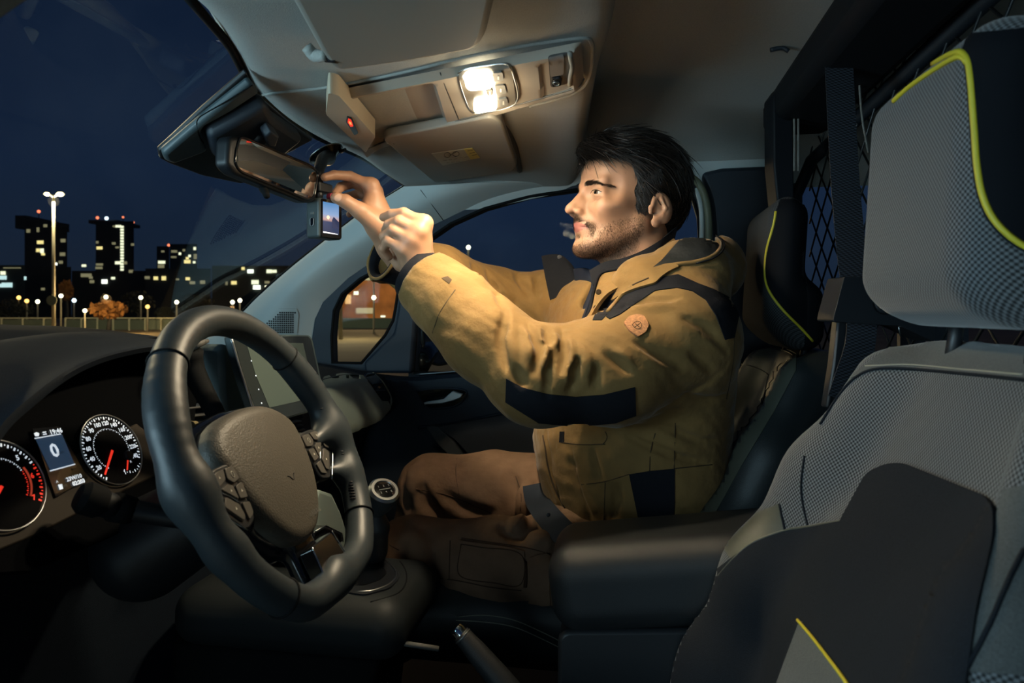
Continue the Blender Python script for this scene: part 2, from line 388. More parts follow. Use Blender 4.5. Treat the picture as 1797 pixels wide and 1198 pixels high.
def panel(name, pix, tree, m, parent=None, lift=0.0012, thick=0.0025, step=5.0, rnd=0, label=None, maxjump=0.05, sub=0.0):
    """a piece of cloth, leather or plastic lying on a surface, its outline seen in the photo"""
    p = [np.array(q, float) for q in pix]
    if rnd: p = rounded(p, rnd)
    bd = []
    for i in range(len(p)):
        a, b = p[i], p[(i+1) % len(p)]; k = max(1, int(np.linalg.norm(b-a)/step))
        for j in range(k): bd.append(a+(b-a)*j/k)
    bd = np.array(bd); lo = bd.min(0); hi = bd.max(0); nb = len(bd); pts = [Vector(q) for q in bd]; rng = random.Random(5)
    def inside(x, y):
        c = False; j = nb-1
        for i in range(nb):
            if (bd[i, 1] > y) != (bd[j, 1] > y) and x < (bd[j, 0]-bd[i, 0])*(y-bd[i, 1])/(bd[j, 1]-bd[i, 1])+bd[i, 0]: c = not c
            j = i
        return c
    y = lo[1]+step*.6
    while y < hi[1]:
        x = lo[0]+step*.6
        while x < hi[0]:
            if inside(x, y) and np.min(np.abs(bd-(x, y)).sum(1)) > step*.5: pts.append(Vector((x+rng.uniform(-.1, .1), y+rng.uniform(-.1, .1))))
            x += step
        y += step
    vv, ee, ff, *_ = delaunay_2d_cdt(pts, [(i, (i+1) % nb) for i in range(nb)], [], 1, 1e-4)
    L_ = []; N_ = []
    for v in vv:
        l, nn = hit(tree, v.x, v.y); L_.append(l); N_.append(nn)
    F = []
    for f in ff:
        if any(L_[i] is None for i in f): continue
        q = [np.dot(L_[i]-CAM, VIEW) for i in f]
        if max(q)-min(q) < maxjump: F.append(tuple(f))
    if not F: print('EMPTY PANEL', name); return None
    # smooth normals
    nn = [np.zeros(3) for _ in vv]
    for f in F:
        for i in f:
            for j in f: nn[i] = nn[i]+N_[j]
    use = sorted({i for f in F for i in f}); mp = {u: k for k, u in enumerate(use)}; n0 = len(use)
    T = [L_[u]+unit(nn[u])*(lift+thick) for u in use]; B = [L_[u]-unit(nn[u])*sub for u in use]; G = [tuple(mp[i] for i in f) for f in F]
    ed = {}
    for f in G:
        for i in range(len(f)): ed[(f[i], f[(i+1) % len(f)])] = 1
    side = [(a, b, n0+b, n0+a) for (a, b) in ed if (b, a) not in ed]
    return sharp(mesh(name, T+B, G+[tuple(n0+i for i in f[::-1]) for f in G]+side, m, parent, label=label), 50)
# ---------------------------------------------------------------- palette
mat('headliner', (0.33, 0.34, 0.32), 0.92, bump=(900, 0.5, 0.001), noise=(500, 0.10), sheen=0.15)
mat('pillar_grey', (0.50, 0.56, 0.56), 0.55, bump=(1500, 0.15, 0.0005))
mat('console_beige', (0.34, 0.30, 0.25), 0.5, bump=(1500, 0.1, 0.0004))
mat('visor_vinyl', (0.27, 0.26, 0.23), 0.7, bump=(1200, 0.2, 0.0005))
mat('dark_trim', (0.018, 0.026, 0.038), 0.55, bump=(1200, 0.25, 0.0006))
mat('door_trim', (0.016, 0.028, 0.048), 0.6, bump=(1000, 0.2, 0.0006))
mat('black_plastic', (0.010, 0.012, 0.015), 0.45)
mat('black_gloss', (0.006, 0.007, 0.009), 0.12, coat=0.3)
mat('black_rubber', (0.006, 0.007, 0.008), 0.8, spec=.15)
mat('dash_skin', (0.009, 0.016, 0.027), 0.7, spec=.3, bump=(1400, 0.6, 0.0010), noise=(700, 0.2))
mat('dash_panel', (0.26, 0.33, 0.31), 0.5, bump=(1400, 0.15, 0.0005))
mat('wheel_leather', (0.030, 0.040, 0.047), 0.42, bump=(1300, 0.25, 0.0006))
mat('hub_leather', (0.078, 0.070, 0.056), 0.48, bump=(520, 0.55, 0.0012))
mat('slat', (0.05, 0.052, 0.055), .5)
mat('stitch', (0.02, 0.022, 0.024), 0.8)
mat('chrome', (0.75, 0.80, 0.82), 0.12, metal=1.0)
mat('handle_chrome', (0.70, 0.78, 0.82), 0.30, metal=0.6)
mat('satin_metal', (0.45, 0.47, 0.48), 0.3, metal=1.0)
mat('console_leather', (0.018, 0.020, 0.022), 0.42, spec=.45, bump=(1500, 0.5, 0.0008))
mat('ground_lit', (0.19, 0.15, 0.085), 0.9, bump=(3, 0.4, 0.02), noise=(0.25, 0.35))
mat('lens', (1, 0.95, 0.8), 0.4, emit=(1.0, 0.88, 0.64), estr=12)
mat('tick_white', (0.8, 0.85, 0.9), 0.5, emit=(0.8, 0.9, 1.0), estr=0.75)
mat('tick_red', (0.8, 0.05, 0.03), 0.5, emit=(1.0, 0.04, 0.02), estr=0.8)
mat('print_grey', (0.12, 0.12, 0.11), 0.6)
glass('windscreen_glass', (0.93, 0.97, 0.97), 0.16)
glass('side_glass', (0.88, 0.94, 0.96), 0.07)
M = MATS
# ================================================================ THE CAB (setting)
def struct(o, kind='structure'): o['kind'] = kind; return o
# --- roof skin: one sheet from the header step back, curving down to the far side
RZ = ZC+0.435
rows = []
for x in (-0.10, 0.15, 0.5, 0.9, 1.3):
    rows.append([A(x, 0.16, RZ-0.05), A(x, 0.35, RZ), A(x, 0.9, RZ+0.02), A(x, 1.40, RZ), A(x, 1.60, RZ-0.02), A(x, 1.70, RZ-0.055), A(x, 1.745, RZ-0.13)])
struct(surf(rows, 14, 50, 0.012, 'ceiling', M['headliner']))
# far side rail behind the door window (between roof and window)
# --- lowered front header (headliner over the windscreen)
front = [(338, -4), (376, 40), (415, 88), (436, 130), (458, 168), (500, 206), (556, 241), (600, 262), (640, 279), (680, 303), (716, 327)]
def hd(px, py, z): return PZ(px, py, ZC+z)
F0 = [hd(a, b, 0.352) for a, b in front]
Yf = [p[1] for p in F0]
def hdr_front_x(y): return float(np.interp(y, sorted(Yf), [x for _, x in sorted(zip(Yf, [p[0] for p in F0]))]))
ys = [0.22, 0.45, 0.70, 0.85, 1.00, 1.15, 1.30, 1.45, 1.60, 1.70, 1.745]
def edge_drop(y): return 0.03*max(0, (y-1.5)/0.245)**1.5
rows = []
def hx(y): return hdr_front_x(min(max(y, .7), 1.66)) + (0.0 if y < 1.66 else 0.02)
rear = lambda y: float(np.interp(y, [0.2, 0.85, 1.05, 1.6, 1.75], [0.00, -0.015, -0.045, -0.10, -0.13]))
for fr, z in ((-0.05, 0.385), (0.0, 0.356), (0.04, 0.346), (0.12, 0.343), (0.35, 0.345), (0.7, 0.348), (0.92, 0.349), (0.98, 0.356), (1.0, 0.375), (1.015, 0.44)):
    rows.append([A(hx(y)+(rear(y)-hx(y))*fr, y, ZC+z-edge_drop(y)) for y in ys])
header = struct(surf(rows, 60, 60, 0.01, 'trim_1', M['headliner']))
# --- windscreen
WN = unit((-0.505, 0, 0.863)); W0 = A(-0.55, 1.0, ZC+0.355)
def WS(px, py, off=0.0): return PP(px, py, W0-WN*off, WN)
wtop = [A(-0.50, 0.2, 0), A(-0.545, 1.0, 0), A(-0.53, 1.72, 0)]
rows = []
for t in (0, 0.25, 0.5, 0.75, 1.0):
    r = []
    for y in (0.12, 0.5, 1.0, 1.4, 1.80):
        x = -0.50-0.95*t; r.append(A(x, y, (W0[2])+(x-W0[0])*0.585-0.02*((y-1.0)/0.8)**2*0))
    rows.append(r)
ws = surf(rows, 6, 8, 0.004, 'window_1', M['windscreen_glass']); struct(ws)
# --- far A-pillar and door-frame rail (grey)
we = [(716, 327), (678, 350), (638, 375), (598, 405), (560, 434), (520, 465), (482, 497), (450, 526), (424, 552), (385, 580), (340, 612)]
de = [(1014, 322), (930, 335), (850, 358), (765, 398), (690, 440), (640, 468), (600, 500), (570, 530), (553, 570), (548, 600), (545, 640)]
def pil(pts, y): return [PY(a, b, yy) for (a, b), yy in zip(pts, y)]
E1 = pil(we, np.linspace(1.66, 1.74, 11)); E2 = pil(de, np.linspace(1.735, 1.74, 11))
mid = [(a*0.5+b*0.5)+A(0, -0.035, 0) for a, b in zip(E1, E2)]
out1 = [e+A(-0.02, 0.03, 0.01) for e in E1]
struct(surf([out1, E1, mid, E2, [e+A(0.01, 0.03, -0.005) for e in E2]], 30, 50, 0.006, 'trim_2', M['pillar_grey']))
# black frit line along the windscreen edge of the pillar
o = tube('windscreen_seal', [e+A(-0.012, 0.012, 0.0) for e in E1], 0.007, M['black_rubber'], ws, 8, n=30)
o = tube('header_seal', [e+A(-0.010, 0.0, 0.006) for e in F0], 0.006, M['black_rubber'], ws, 8, n=30)
# header to side rail: grey rail above the door window running back
rows = [[PY(x, y-28, 1.70) for x, y in ((760, 360), (860, 340), (1000, 312), (1120, 300), (1260, 292), (1380, 288))],
        [PY(x, y, 1.725) for x, y in ((760, 378), (860, 352), (1000, 322), (1120, 312), (1260, 308), (1380, 306))],
        [PY(x, y, 1.735) for x, y in ((765, 400), (860, 366), (1000, 336), (1120, 322), (1260, 318), (1380, 318))]]
struct(surf(rows, 10, 30, 0.008, 'trim_3', M['pillar_grey']))
# seam lines on the pillar
pt = obvh(bpy.data.objects['trim_2'])
seam('panel_gap', [(738, 333), (760, 362), (782, 392)], pt, 0.0009, M['black_rubber'], bpy.data.objects['trim_2'])
# --- speaker grille in the foot of the pillar
panel('speaker_surround', [(438, 583), (490, 541), (520, 541), (524, 550), (522, 583)], pt, M['pillar_grey'], bpy.data.objects['trim_2'], 0.0005, 0.002, 6)
geos = []
for j in range(10):
    for i in range(19):
        x, y = 455+i*3.7, 548+j*3.8
        if y > 548 and x > 516-(-1)*0 or x > 519 or (y-581)*-1 > (x-452)*0.83: continue
        l, nn = hit(pt, x, y)
        if l is not None:
            s_, t_, _ = basis(nn); q = l+nn*0.0028; r = 0.0022
            geos.append(([q-s_*r-t_*r, q+s_*r-t_*r, q+s_*r+t_*r, q-s_*r+t_*r], [(0, 1, 2, 3)]))
V, F = merge(geos); o = mesh('speaker_grille', V, F, M['black_plastic'], bpy.data.objects['trim_2'], smooth=False, label='dark perforated speaker mesh'); o['kind'] = 'stuff'
# --- far door: seals, windows, panels
DY = 1.745
qw = [(583, 636), (582, 590), (586, 545), (600, 516), (632, 489), (668, 470), (702, 458), (700, 500), (694, 540), (690, 562), (676, 588), (634, 637)]
mw = [(727, 654), (729, 600), (732, 500), (745, 424), (790, 393), (850, 366), (930, 344), (1010, 333), (1120, 326), (1190, 326), (1214, 340), (1226, 380), (1230, 450), (1230, 660)]
door = thing('door_1', 'far side door', 'door', (0, 0, 0)); del door['category']; del door['label']; door['kind'] = 'structure'
# skin with two window holes: built as strips between outlines
outer_q = [(546, 650), (546, 600), (552, 560), (566, 530), (610, 488), (668, 448), (712, 425), (732, 425), (732, 500), (728, 570), (724, 620), (722, 652)]
def Yp(pts, y): return [PY(a, b, y) for a, b in pts]
ring_prism('quarter_window_frame', Yp(outer_q, DY-0.015), Yp(qw, DY-0.012), (0, 0.04, 0), M['door_trim'], door, bev=0.003)
outer_m = [(716, 668), (717, 600), (722, 500), (733, 405), (782, 375), (845, 349), (926, 330), (1010, 320), (1120, 312), (1196, 312), (1232, 330), (1250, 380), (1262, 450), (1262, 668)]
ring_prism('window_frame', Yp(outer_m, DY-0.02), Yp(mw, DY-0.012), (0, 0.05, 0), M['door_trim'], door, bev=0.003)
tube('window_seal', Yp(mw, DY-0.012), 0.0045, M['black_rubber'], door, 8, closed=True)
tube('quarter_window_seal', Yp(qw, DY-0.012), 0.004, M['black_rubber'], door, 8, closed=True)
w2 = prism('window_2', Yp(mw, DY+0.012), (0, 0.004, 0), M['side_glass'], kind='structure')
w3 = prism('window_3', Yp(qw, DY+0.012), (0, 0.004, 0), M['side_glass'], kind='structure')
# mirror sail panel
prism('mirror_sail_panel', Yp([(640, 655), (637, 636), (690, 585), (698, 540), (702, 460), (736, 440), (729, 560), (722, 655)], DY-0.034), (0, 0.03, 0), M['door_trim'], door, bev=0.008)
# lower panel, with sill
sill = [(545, 640), (640, 652), (720, 660), (830, 652), (1010, 652), (1240, 652), (1300, 655)]
rows = [Yp(sill, DY-0.005), Yp([(a, b+6) for a, b in sill], DY-0.045), Yp([(a, b+22) for a, b in sill], DY-0.055), Yp([(a, b+90) for a, b in sill], DY-0.05), Yp([(a, b+230) for a, b in sill], DY-0.04), Yp([(a, b+420) for a, b in sill], DY-0.03)]
dp = surf(rows, 40, 30, 0.01, 'door_panel', M['door_trim'], door)
db = obvh(dp)
tube('sill_strip', [p+A(0, -0.001, 0) for p in Yp([(727, 657), (780, 653), (830, 649), (900, 648)], DY-0.03)], 0.0018, M['satin_metal'], door, 6, n=12)
# handle recess and chrome lever
panel('handle_recess', [(731, 686), (745, 682), (800, 681), (821, 686), (812, 702), (798, 712), (752, 716), (742, 706)], db, M['black_gloss'], door, 0.0005, 0.001, 4, rnd=5)
seam('recess_rim', [(731, 686), (770, 681), (818, 684), (819, 694), (800, 712), (756, 717), (742, 706), (731, 688)], db, 0.0028, M['door_trim'], door)
hb = PY(798, 696, DY-0.075)
hv = [PY(a, b, DY-0.08) for a, b in ((743, 706), (760, 703), (778, 700), (787, 692), (794, 686), (803, 689), (812, 691), (808, 698), (795, 703), (775, 708), (745, 710))]
lev = prism('handle_lever', hv, (0, 0.012, 0), M['handle_chrome'], door, bev=0.002, label='chrome door handle lever')
# armrest wedge, pull, and the grey pocket panel
panel('armrest_panel', [(770, 746), (936, 716), (980, 716), (980, 830), (880, 812), (842, 808), (800, 765)], db, M['dark_trim'], door, 0.004, 0.02, 7, rnd=6)
panel('grab_handle', [(752, 744), (772, 744), (800, 770), (822, 806), (800, 800), (776, 778)], db, mat('grab_grey', (0.045, 0.055, 0.065), 0.5), door, 0.01, 0.016, 4, rnd=5)
seam('panel_crease', [(735, 750), (800, 742), (870, 727), (945, 712)], db, 0.004, M['door_trim'], door, lift=0.003)
panel('door_pocket', [(866, 818), (930, 806), (990, 806), (990, 838), (900, 835)], db, M['black_gloss'], door, 0.0, 0.003, 6, rnd=4)
# --- B-pillar and dark rear quarter
bp = [(1216, 296), (1240, 292), (1372, 286), (1420, 284), (1420, 1000), (1262, 1000), (1262, 420), (1250, 350)]
struct(prism('wall_far_side', Yp([(1232, 302), (1268, 294), (1380, 289), (1392, 420), (1392, 1000), (1262, 1000), (1258, 440), (1248, 360)], 1.70), (0, 0.05, 0), M['dark_trim'], bev=0.01))
tube('pillar_curve_trim', Yp([(1214, 312), (1226, 322), (1237, 345), (1243, 380), (1244, 430)], 1.69), 0.009, mat('pillar_olive', (0.16, 0.17, 0.11), 0.5), bpy.data.objects['wall_far_side'], 10, n=20)
tube('pillar_curve_grey', Yp([(1222, 330), (1230, 360), (1232, 400), (1230, 440)], 1.70), 0.006, M['pillar_grey'], bpy.data.objects['wall_far_side'], 10, n=20)
# rear side: wall with the rear quarter window seen through the mesh
rq = [(1398, 330), (1420, 306), (1470, 296), (1530, 300), (1580, 420), (1580, 620), (1400, 640), (1384, 480)]
rqo = [(1380, 250), (1425, 230), (1480, 220), (1640, 220), (1700, 420), (1700, 700), (1380, 760), (1360, 480)]
struct(ring_prism('wall_rear_side', Yp(rqo, 1.74), Yp(rq, 1.74), (0, 0.02, 0), M['dark_trim']))
struct(prism('window_4', Yp(rq, 1.75), (0, 0.004, 0), M['side_glass']))
# rear load space walls (behind the mesh)
struct(box('wall_rear_lower', (1.35, 1.78, 0.75), (1.8, 0.02, 0.92), M['dark_trim']))
struct(box('wall_back', (2.3, 1.0, 1.1), (0.03, 1.7, 1.5), mat('load_space', (0.30, 0.42, 0.46), 0.7)))
struct(box('floor', (0.4, 1.0, 0.42), (3.8, 1.65, 0.04), M['black_rubber']))
# near side roof corner at the top left of the frame
struct(surf([[P(-40, 60, .40), P(0, 32, .40), P(40, 4, .40), P(80, -24, .40)], [P(-70, 10, .38), P(-20, -20, .38), P(20, -44, .38), P(60, -64, .38)]], 6, 8, 0.01, 'trim_4', M['headliner']))
# ================================================================ OUTSIDE
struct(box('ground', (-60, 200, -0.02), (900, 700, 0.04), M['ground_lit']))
rng = random.Random(3)
mat('lamp_warm', (1, .9, .6), emit=(1.0, 0.80, 0.40), estr=6); mat('lamp_white', (1, 1, 1), emit=(1.0, 0.88, 0.62), estr=5)
mat('lamp_orange', (1, .6, .2), emit=(1.0, 0.50, 0.12), estr=4); mat('lamp_cool', (.9, .95, 1), emit=(0.75, 0.9, 1.0), estr=4)
mat('lamp_red', (1, .2, .1), emit=(1.0, 0.22, 0.10), estr=2.2); mat('lamp_post', (0.34, 0.33, 0.26), 0.5)
for k, c, e_ in (('win_warm', (1.0, .78, .30), 1.3), ('win_pale', (.95, .92, .62), 1.6), ('win_cool', (.62, .85, .85), 1.2), ('win_dim', (.75, .65, .35), .35), ('win_amber', (1.0, .5, .15), .8), ('win_bright', (1, .97, .8), 3.0)):
    mat(k, (0.2, 0.2, 0.2), 0.5, emit=c, estr=e_)
mat('tower_dark', (0.016, 0.021, 0.034), 0.8); mat('tower_mid', (0.030, 0.037, 0.046), 0.8); mat('block_dark', (0.02, 0.024, 0.030), 0.9); mat('block_teal', (0.05, 0.07, 0.065), 0.8)
mat('rail_paint', (0.80, 0.80, 0.56), 0.6); mat('rail_mesh', (0.16, 0.20, 0.15), 0.7); mat('foliage_lit', (0.19, 0.085, 0.02), 0.9); mat('foliage_dark', (0.020, 0.026, 0.020), 0.9)  # orange foliage has lamp light painted into its colour
def glow_ball(name, c, r, m, parent, flat=1.0):
    V, F = lathe_geo([(0.01*r, -r*flat), (r*.6, -r*.8*flat), (r, 0), (r*.6, r*.8*flat), (0.01*r, r*flat)], c, (0, 0, 1), 12); return mesh(name, V, F, m, parent)
def lamppost(px, top, base_py, D, label, heads=1, m='lamp_white', w=None, r=None, hx=None, group=None, light=0, headw=None):
    b = P(px, base_py, D); b[2] = 0.0; t = P(px, top, D); T = thing('street_lamp', label, 'street lamp', tuple(b), group)
    r = r or 0.0016*D; tube('pole', [b, b*.5+t*.5, t], [r*1.25, r, r*.8], M['lamp_post'], T, 8)
    R_ = headw or 0.0042*D
    if heads == 2:
        for s in (-1, 1):
            c = t+RIGHT*s*(R_*2.3)+A(0, 0, R_*.3); tube('arm', [t-A(0, 0, R_*.8), t+RIGHT*s*R_, c], r*.6, M['lamp_post'], T, 6)
            l = glow_ball('lamp_head', c, R_*(1.0 if s < 0 else 1.25), M[m], T, .6)
    else: glow_ball('lamp_head', t, R_, M[m], T)
    if light:
        l = bpy.data.lights.new('lamp_light', 'POINT'); l.energy = light*.9; l.color = (1, .76, .42); l.shadow_soft_size = 0.3
        lo = bpy.data.objects.new('lamp_light', l); COL.objects.link(lo); lo.location = t-A(0, 0, R_*2.2)
    return T
lamppost(94, 342, 566, 40, 'tall grey twin-headed street lamp glowing warm at the left, before the towers', 2, 'lamp_warm', r=0.085, light=2600, headw=0.17)
ST = bpy.data.objects['street_lamp']
lathe('sign_plate', [(0.01, 0), (.30, 0), (.30, .03), (0.01, .03)], P(91, 527, 39.6), -VIEW, M['rail_mesh'], ST, 20)
small = [(107, 519, 565, 48, 'lamp_white', 'white globe lamp just right of the tall twin-headed post'), (149, 545, 566, 44, 'lamp_white', 'short bollard lamp left of the orange tree'), (186, 521, 560, 60, 'lamp_white', 'bright globe lamp above the orange-lit tree'),
         (247, 522, 560, 60, 'lamp_white', 'globe lamp right of the orange-lit tree'), (259, 538, 562, 50, 'lamp_orange', 'small orange lamp on a short post near the railing'), (310, 530, 562, 52, 'lamp_white', 'white lamp on a post directly above the steering wheel'),
         (47, 528, 560, 62, 'lamp_orange', 'amber lamp second from the left below the towers'), (33, 522, 560, 64, 'lamp_orange', 'leftmost amber lamp low over the car park edge'), (66, 529, 560, 62, 'lamp_white', 'pale lamp left of the tall lamp post, beside two amber ones'),
         (130, 527, 560, 64, 'lamp_cool', 'cool white lamp between tall lamp post and orange tree'), (408, 530, 565, 55, 'lamp_white', 'white lamp left of the pair near the pillar'), (421, 527, 565, 55, 'lamp_white', 'white lamp right of the pair near the pillar')]
for a, t, b, D, m_, lb in small: lamppost(a, t, b, D, lb, 1, m_, r=0.0011*D, headw=0.0030*D, group='lamps along the car park')
# beyond the side windows
lamppost(656, 522, 590, 45, 'round white street lamp seen through the small quarter window', 1, 'lamp_white', r=0.06, headw=0.15, group='lamps beyond the far door')
lamppost(598, 452, 591, 34, 'thick pale lamp post at the left of the quarter window', 1, 'lamp_white', r=0.085, headw=0.1, group='lamps beyond the far door', light=1500)
lamppost(822, 434, 590, 36, 'narrow upright lamp seen above the far sleeve', 1, 'lamp_white', r=0.07, headw=0.12, group='lamps beyond the far door')
lamppost(656, 462, 590, 46, 'slim pale pole behind the round quarter-window lamp', 1, 'lamp_post', r=0.06, headw=0.06, group='lamps beyond the far door')
for x, y, z, lb in ((52, 10, 5.0, 'tallest of the lot lamps reflected in the far door mirror'), (50, 12.6, 3.8, 'middle lot lamp reflected in the far door mirror'), (55, 13.8, 3.4, 'rightmost lot lamp reflected in the far door mirror'), (44, 12, 2.4, 'lowest lot lamp reflected in the far door mirror')):
    T = thing('street_lamp', lb, 'street lamp', (x, y, 0), 'lamps behind the van'); tube('pole', [A(x, y, 0), A(x, y, z)], .06, M['lamp_post'], T, 6); glow_ball('lamp_head', A(x, y, z), .22, M['lamp_white'], T)
# railing
RLD = 52.0
def railing(x0, x1, label, pitch=28, ptop=558, pbot=580):
    a = P(x0, ptop, RLD); b = P(x1, ptop, RLD); zt = a[2]; T = thing('railing', label, 'railing', (a[0], a[1], 0))
    prism('infill_panel', [A(a[0], a[1], 0.08), A(b[0], b[1], 0.08), A(b[0], b[1], zt-.12), A(a[0], a[1], zt-.12)], VIEW*0.02, M['rail_mesh'], T)
    box('top_rail', (a+b)/2, (np.linalg.norm(b-a), .12, .09), M['rail_paint'], T, (RIGHT, VIEW, UP))
    x = x0
    while x <= x1: q = P(x, ptop, RLD); box('post', (q[0], q[1], zt/2), (.10, .1, zt), M['rail_paint'], T, (RIGHT, VIEW, UP)); x += pitch
railing(115, 470, 'pale green railing along the car park edge behind the steering wheel')
railing(-330, 95, 'lower dim stretch of railing left of the tall lamp post', 37, 558, 580)
# buildings: (px0, px1, top, bottom, distance, depth, material, label)
win_geo = None
def building(px0, px1, top, D, depth, m, label, wins, roof=None, cat='tower'):
    a = P(px0, 600, D); b = P(px1, 600, D); zt = P(0, top, D)[2]; c = (a+b)/2; T = thing('tower_block' if cat == 'tower' else 'low_building', label, cat, (c[0], c[1], 0))
    vd = unit(ray((px0+px1)/2, HOR)); prism('wall', [A(a[0], a[1], 0), A(b[0], b[1], 0), A(b[0], b[1], zt), A(a[0], a[1], zt)], vd*depth, M[m], T)
    for (x, y, w, h, mm) in wins:
        q = P(x, y, D)-VIEW*0.15; s = D/FPX
        box('window', q, (w*s, .2, h*s), M[mm], T, (RIGHT, VIEW, UP))
    for (x0, x1, y0) in roof or []:
        q0 = P((x0+x1)/2, y0, D)+vd*depth*.5; h = q0[2]-zt; box('roof_plant', (q0[0], q0[1], zt+h/2), ((x1-x0)*D/FPX, depth*.5, h), M[m], T, (RIGHT, VIEW, UP))
    return T
def rw(x0, x1, y0, y1, n, pal, w=(4, 8), h=(3, 5)):
    return [(rng.uniform(x0, x1), y0+(y1-y0)*((i*0.618) % 1), rng.uniform(*w), rng.uniform(*h), rng.choice(pal)) for i in range(n)]
building(43, 118, 398, 300, 30, 'tower_dark', 'tall dark tower behind the twin-headed lamp post, upper floors dimly lit',
         [(80, 396, 6, 5, 'win_dim'), (67, 403, 4, 8, 'win_dim'), (50, 405, 6, 6, 'win_dim'), (71, 425, 11, 6, 'win_warm'), (111, 422, 8, 6, 'win_dim'), (67, 439, 6, 6, 'win_warm'), (74, 440, 6, 8, 'win_pale'), (76, 446, 6, 4, 'win_warm'), (110, 446, 9, 6, 'win_dim'),
          (107, 460, 7, 5, 'win_dim'), (97, 463, 7, 4, 'win_bright'), (78, 474, 9, 6, 'win_pale'), (87, 475, 6, 6, 'win_warm'), (58, 480, 5, 3, 'win_dim'), (66, 512, 8, 5, 'win_dim')], [(46, 66, 375), (80, 104, 383)])
building(168, 235, 388, 280, 35, 'tower_dark', 'dark tower with a vertical strip of lit stairwell windows',
         [(214.5, 398+i*5.0, 5.5, 3.6, 'win_pale') for i in range(17)]+[(208, 397, 10, 4, 'win_pale'), (201, 397, 5, 3, 'win_dim'), (175, 435, 10, 5, 'win_warm'), (200, 427, 6, 4, 'win_dim'), (206, 434, 6, 3, 'win_dim'), (175, 464, 12, 4, 'win_dim'), (174, 470, 12, 4, 'win_dim'), (207, 461, 9, 5, 'win_pale'), (220, 461, 6, 5, 'win_dim'), (233, 429, 5, 4, 'win_dim'), (231, 476, 6, 5, 'win_dim'), (171, 425, 4, 4, 'win_dim')], [(176, 228, 382)])
building(298, 346, 428, 260, 25, 'tower_mid', 'squat block with a cluster of warm windows right of the dark towers',
         [(306, 441, 10, 4, 'win_dim'), (316, 445, 4, 4, 'win_pale'), (305, 451, 9, 3, 'win_dim'), (323, 439, 4, 4, 'win_dim'), (342, 436, 4, 5, 'win_pale'), (343, 450, 5, 9, 'win_dim'), (333, 449, 4, 4, 'win_pale'), (329, 459, 11, 6, 'win_warm'), (341, 460, 4, 4, 'win_pale'), (284, 460, 1, 1, 'win_dim'), (329, 453, 5, 4, 'win_warm')])
building(275, 297, 432, 275, 20, 'tower_dark', 'narrow dark block beside the cluster of warm windows', [(284, 460, 12, 5, 'win_pale'), (283, 467, 11, 6, 'win_dim'), (286, 441, 5, 3, 'win_dim')])
building(-40, 44, 465, 170, 15, 'block_teal', 'teal-lit low office block at the far left', [(6, 479, 8, 6, 'win_pale'), (6, 487, 12, 7, 'win_cool'), (13, 500, 18, 8, 'win_cool'), (3, 501, 10, 6, 'win_cool'), (22, 470, 30, 1.5, 'win_dim'), (45, 488, 3, 6, 'win_cool'), (-20, 490, 20, 6, 'win_cool')], cat='building')
building(47, 125, 468, 200, 10, 'block_dark', 'dark low block at the foot of the leftmost tower', [(43, 488, 5, 5, 'win_cool'), (108, 505, 6, 5, 'win_dim'), (76, 507, 6, 4, 'win_dim'), (107, 519, 5, 3, 'win_amber')], cat='building')
building(126, 258, 475, 160, 25, 'block_dark', 'dark low block below the tower with the lit strip', [(148, 466, 7, 4, 'win_pale'), (160, 487, 6, 4, 'win_dim'), (162, 494, 7, 5, 'win_dim'), (184, 494, 9, 7, 'win_bright'), (199, 488, 6, 4, 'win_pale'), (152, 483, 18, 6, 'win_dim'), (230, 476, 6, 5, 'win_dim')], cat='building')
building(255, 370, 471, 150, 25, 'tower_mid', 'low block with pairs of warm windows in the middle of the skyline', [(274, 488, 7, 6, 'win_warm'), (288, 488, 7, 7, 'win_warm'), (259, 487, 8, 5, 'win_dim'), (330, 489, 7, 5, 'win_warm'), (338, 496, 9, 5, 'win_dim'), (356, 495, 8, 6, 'win_dim'), (312, 490, 5, 3, 'win_dim')], cat='building')
building(372, 520, 466, 140, 25, 'block_teal', 'lit office block seen low in the windscreen beside the pillar', [(427, 471, 5, 5, 'win_warm'), (440, 476, 10, 6, 'win_bright'), (473, 476, 9, 6, 'win_pale'), (482, 476, 7, 5, 'win_pale'), (411, 496, 9, 6, 'win_warm'), (448, 495, 12, 7, 'win_pale'), (451, 504, 12, 7, 'win_bright'), (469, 504, 7, 6, 'win_pale'), (398, 497, 3, 6, 'win_dim'), (469, 495, 8, 4, 'win_dim'), (408, 540, 6, 6, 'win_amber')], cat='building')
building(560, 720, 484, 95, 25, 'block_dark', 'orange-lit hall beyond the quarter window', [], cat='building')
# warm hall facade: real wall lit by its own lamps
hall = bpy.data.objects['low_building.005'] if 'low_building.005' in bpy.data.objects else None
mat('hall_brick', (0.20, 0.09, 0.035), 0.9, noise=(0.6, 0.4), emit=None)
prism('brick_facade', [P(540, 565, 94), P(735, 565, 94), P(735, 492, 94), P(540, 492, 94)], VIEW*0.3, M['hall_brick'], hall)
box('fascia', P(675, 489, 93.8), (100*94/FPX, .5, 5*94/FPX), mat('fascia_pale', (.35, .45, .42), .6, emit=(.5, .7, .65), estr=.12), hall, (RIGHT, VIEW, UP))
for x, y, w, h, mm in ((611, 525, 10, 16, 'win_amber'), (625, 514, 8, 6, 'win_pale'), (640, 545, 30, 10, 'win_dim'), (672, 555, 8, 3, 'win_pale')): box('window', P(x, y, 93.7), (w*94/FPX, .1, h*94/FPX), M[mm], hall, (RIGHT, VIEW, UP))
l = bpy.data.lights.new('hall_wall_lamp', 'POINT'); l.energy = 9000; l.color = (1, .6, .25); l.shadow_soft_size = .5
lo = bpy.data.objects.new('hall_wall_lamp', l); COL.objects.link(lo); lo.location = P(640, 500, 80)
PL = thing('low_wall', 'pale teal low wall along the lot beyond the quarter window', 'wall', tuple(P(640, 577, 60)))
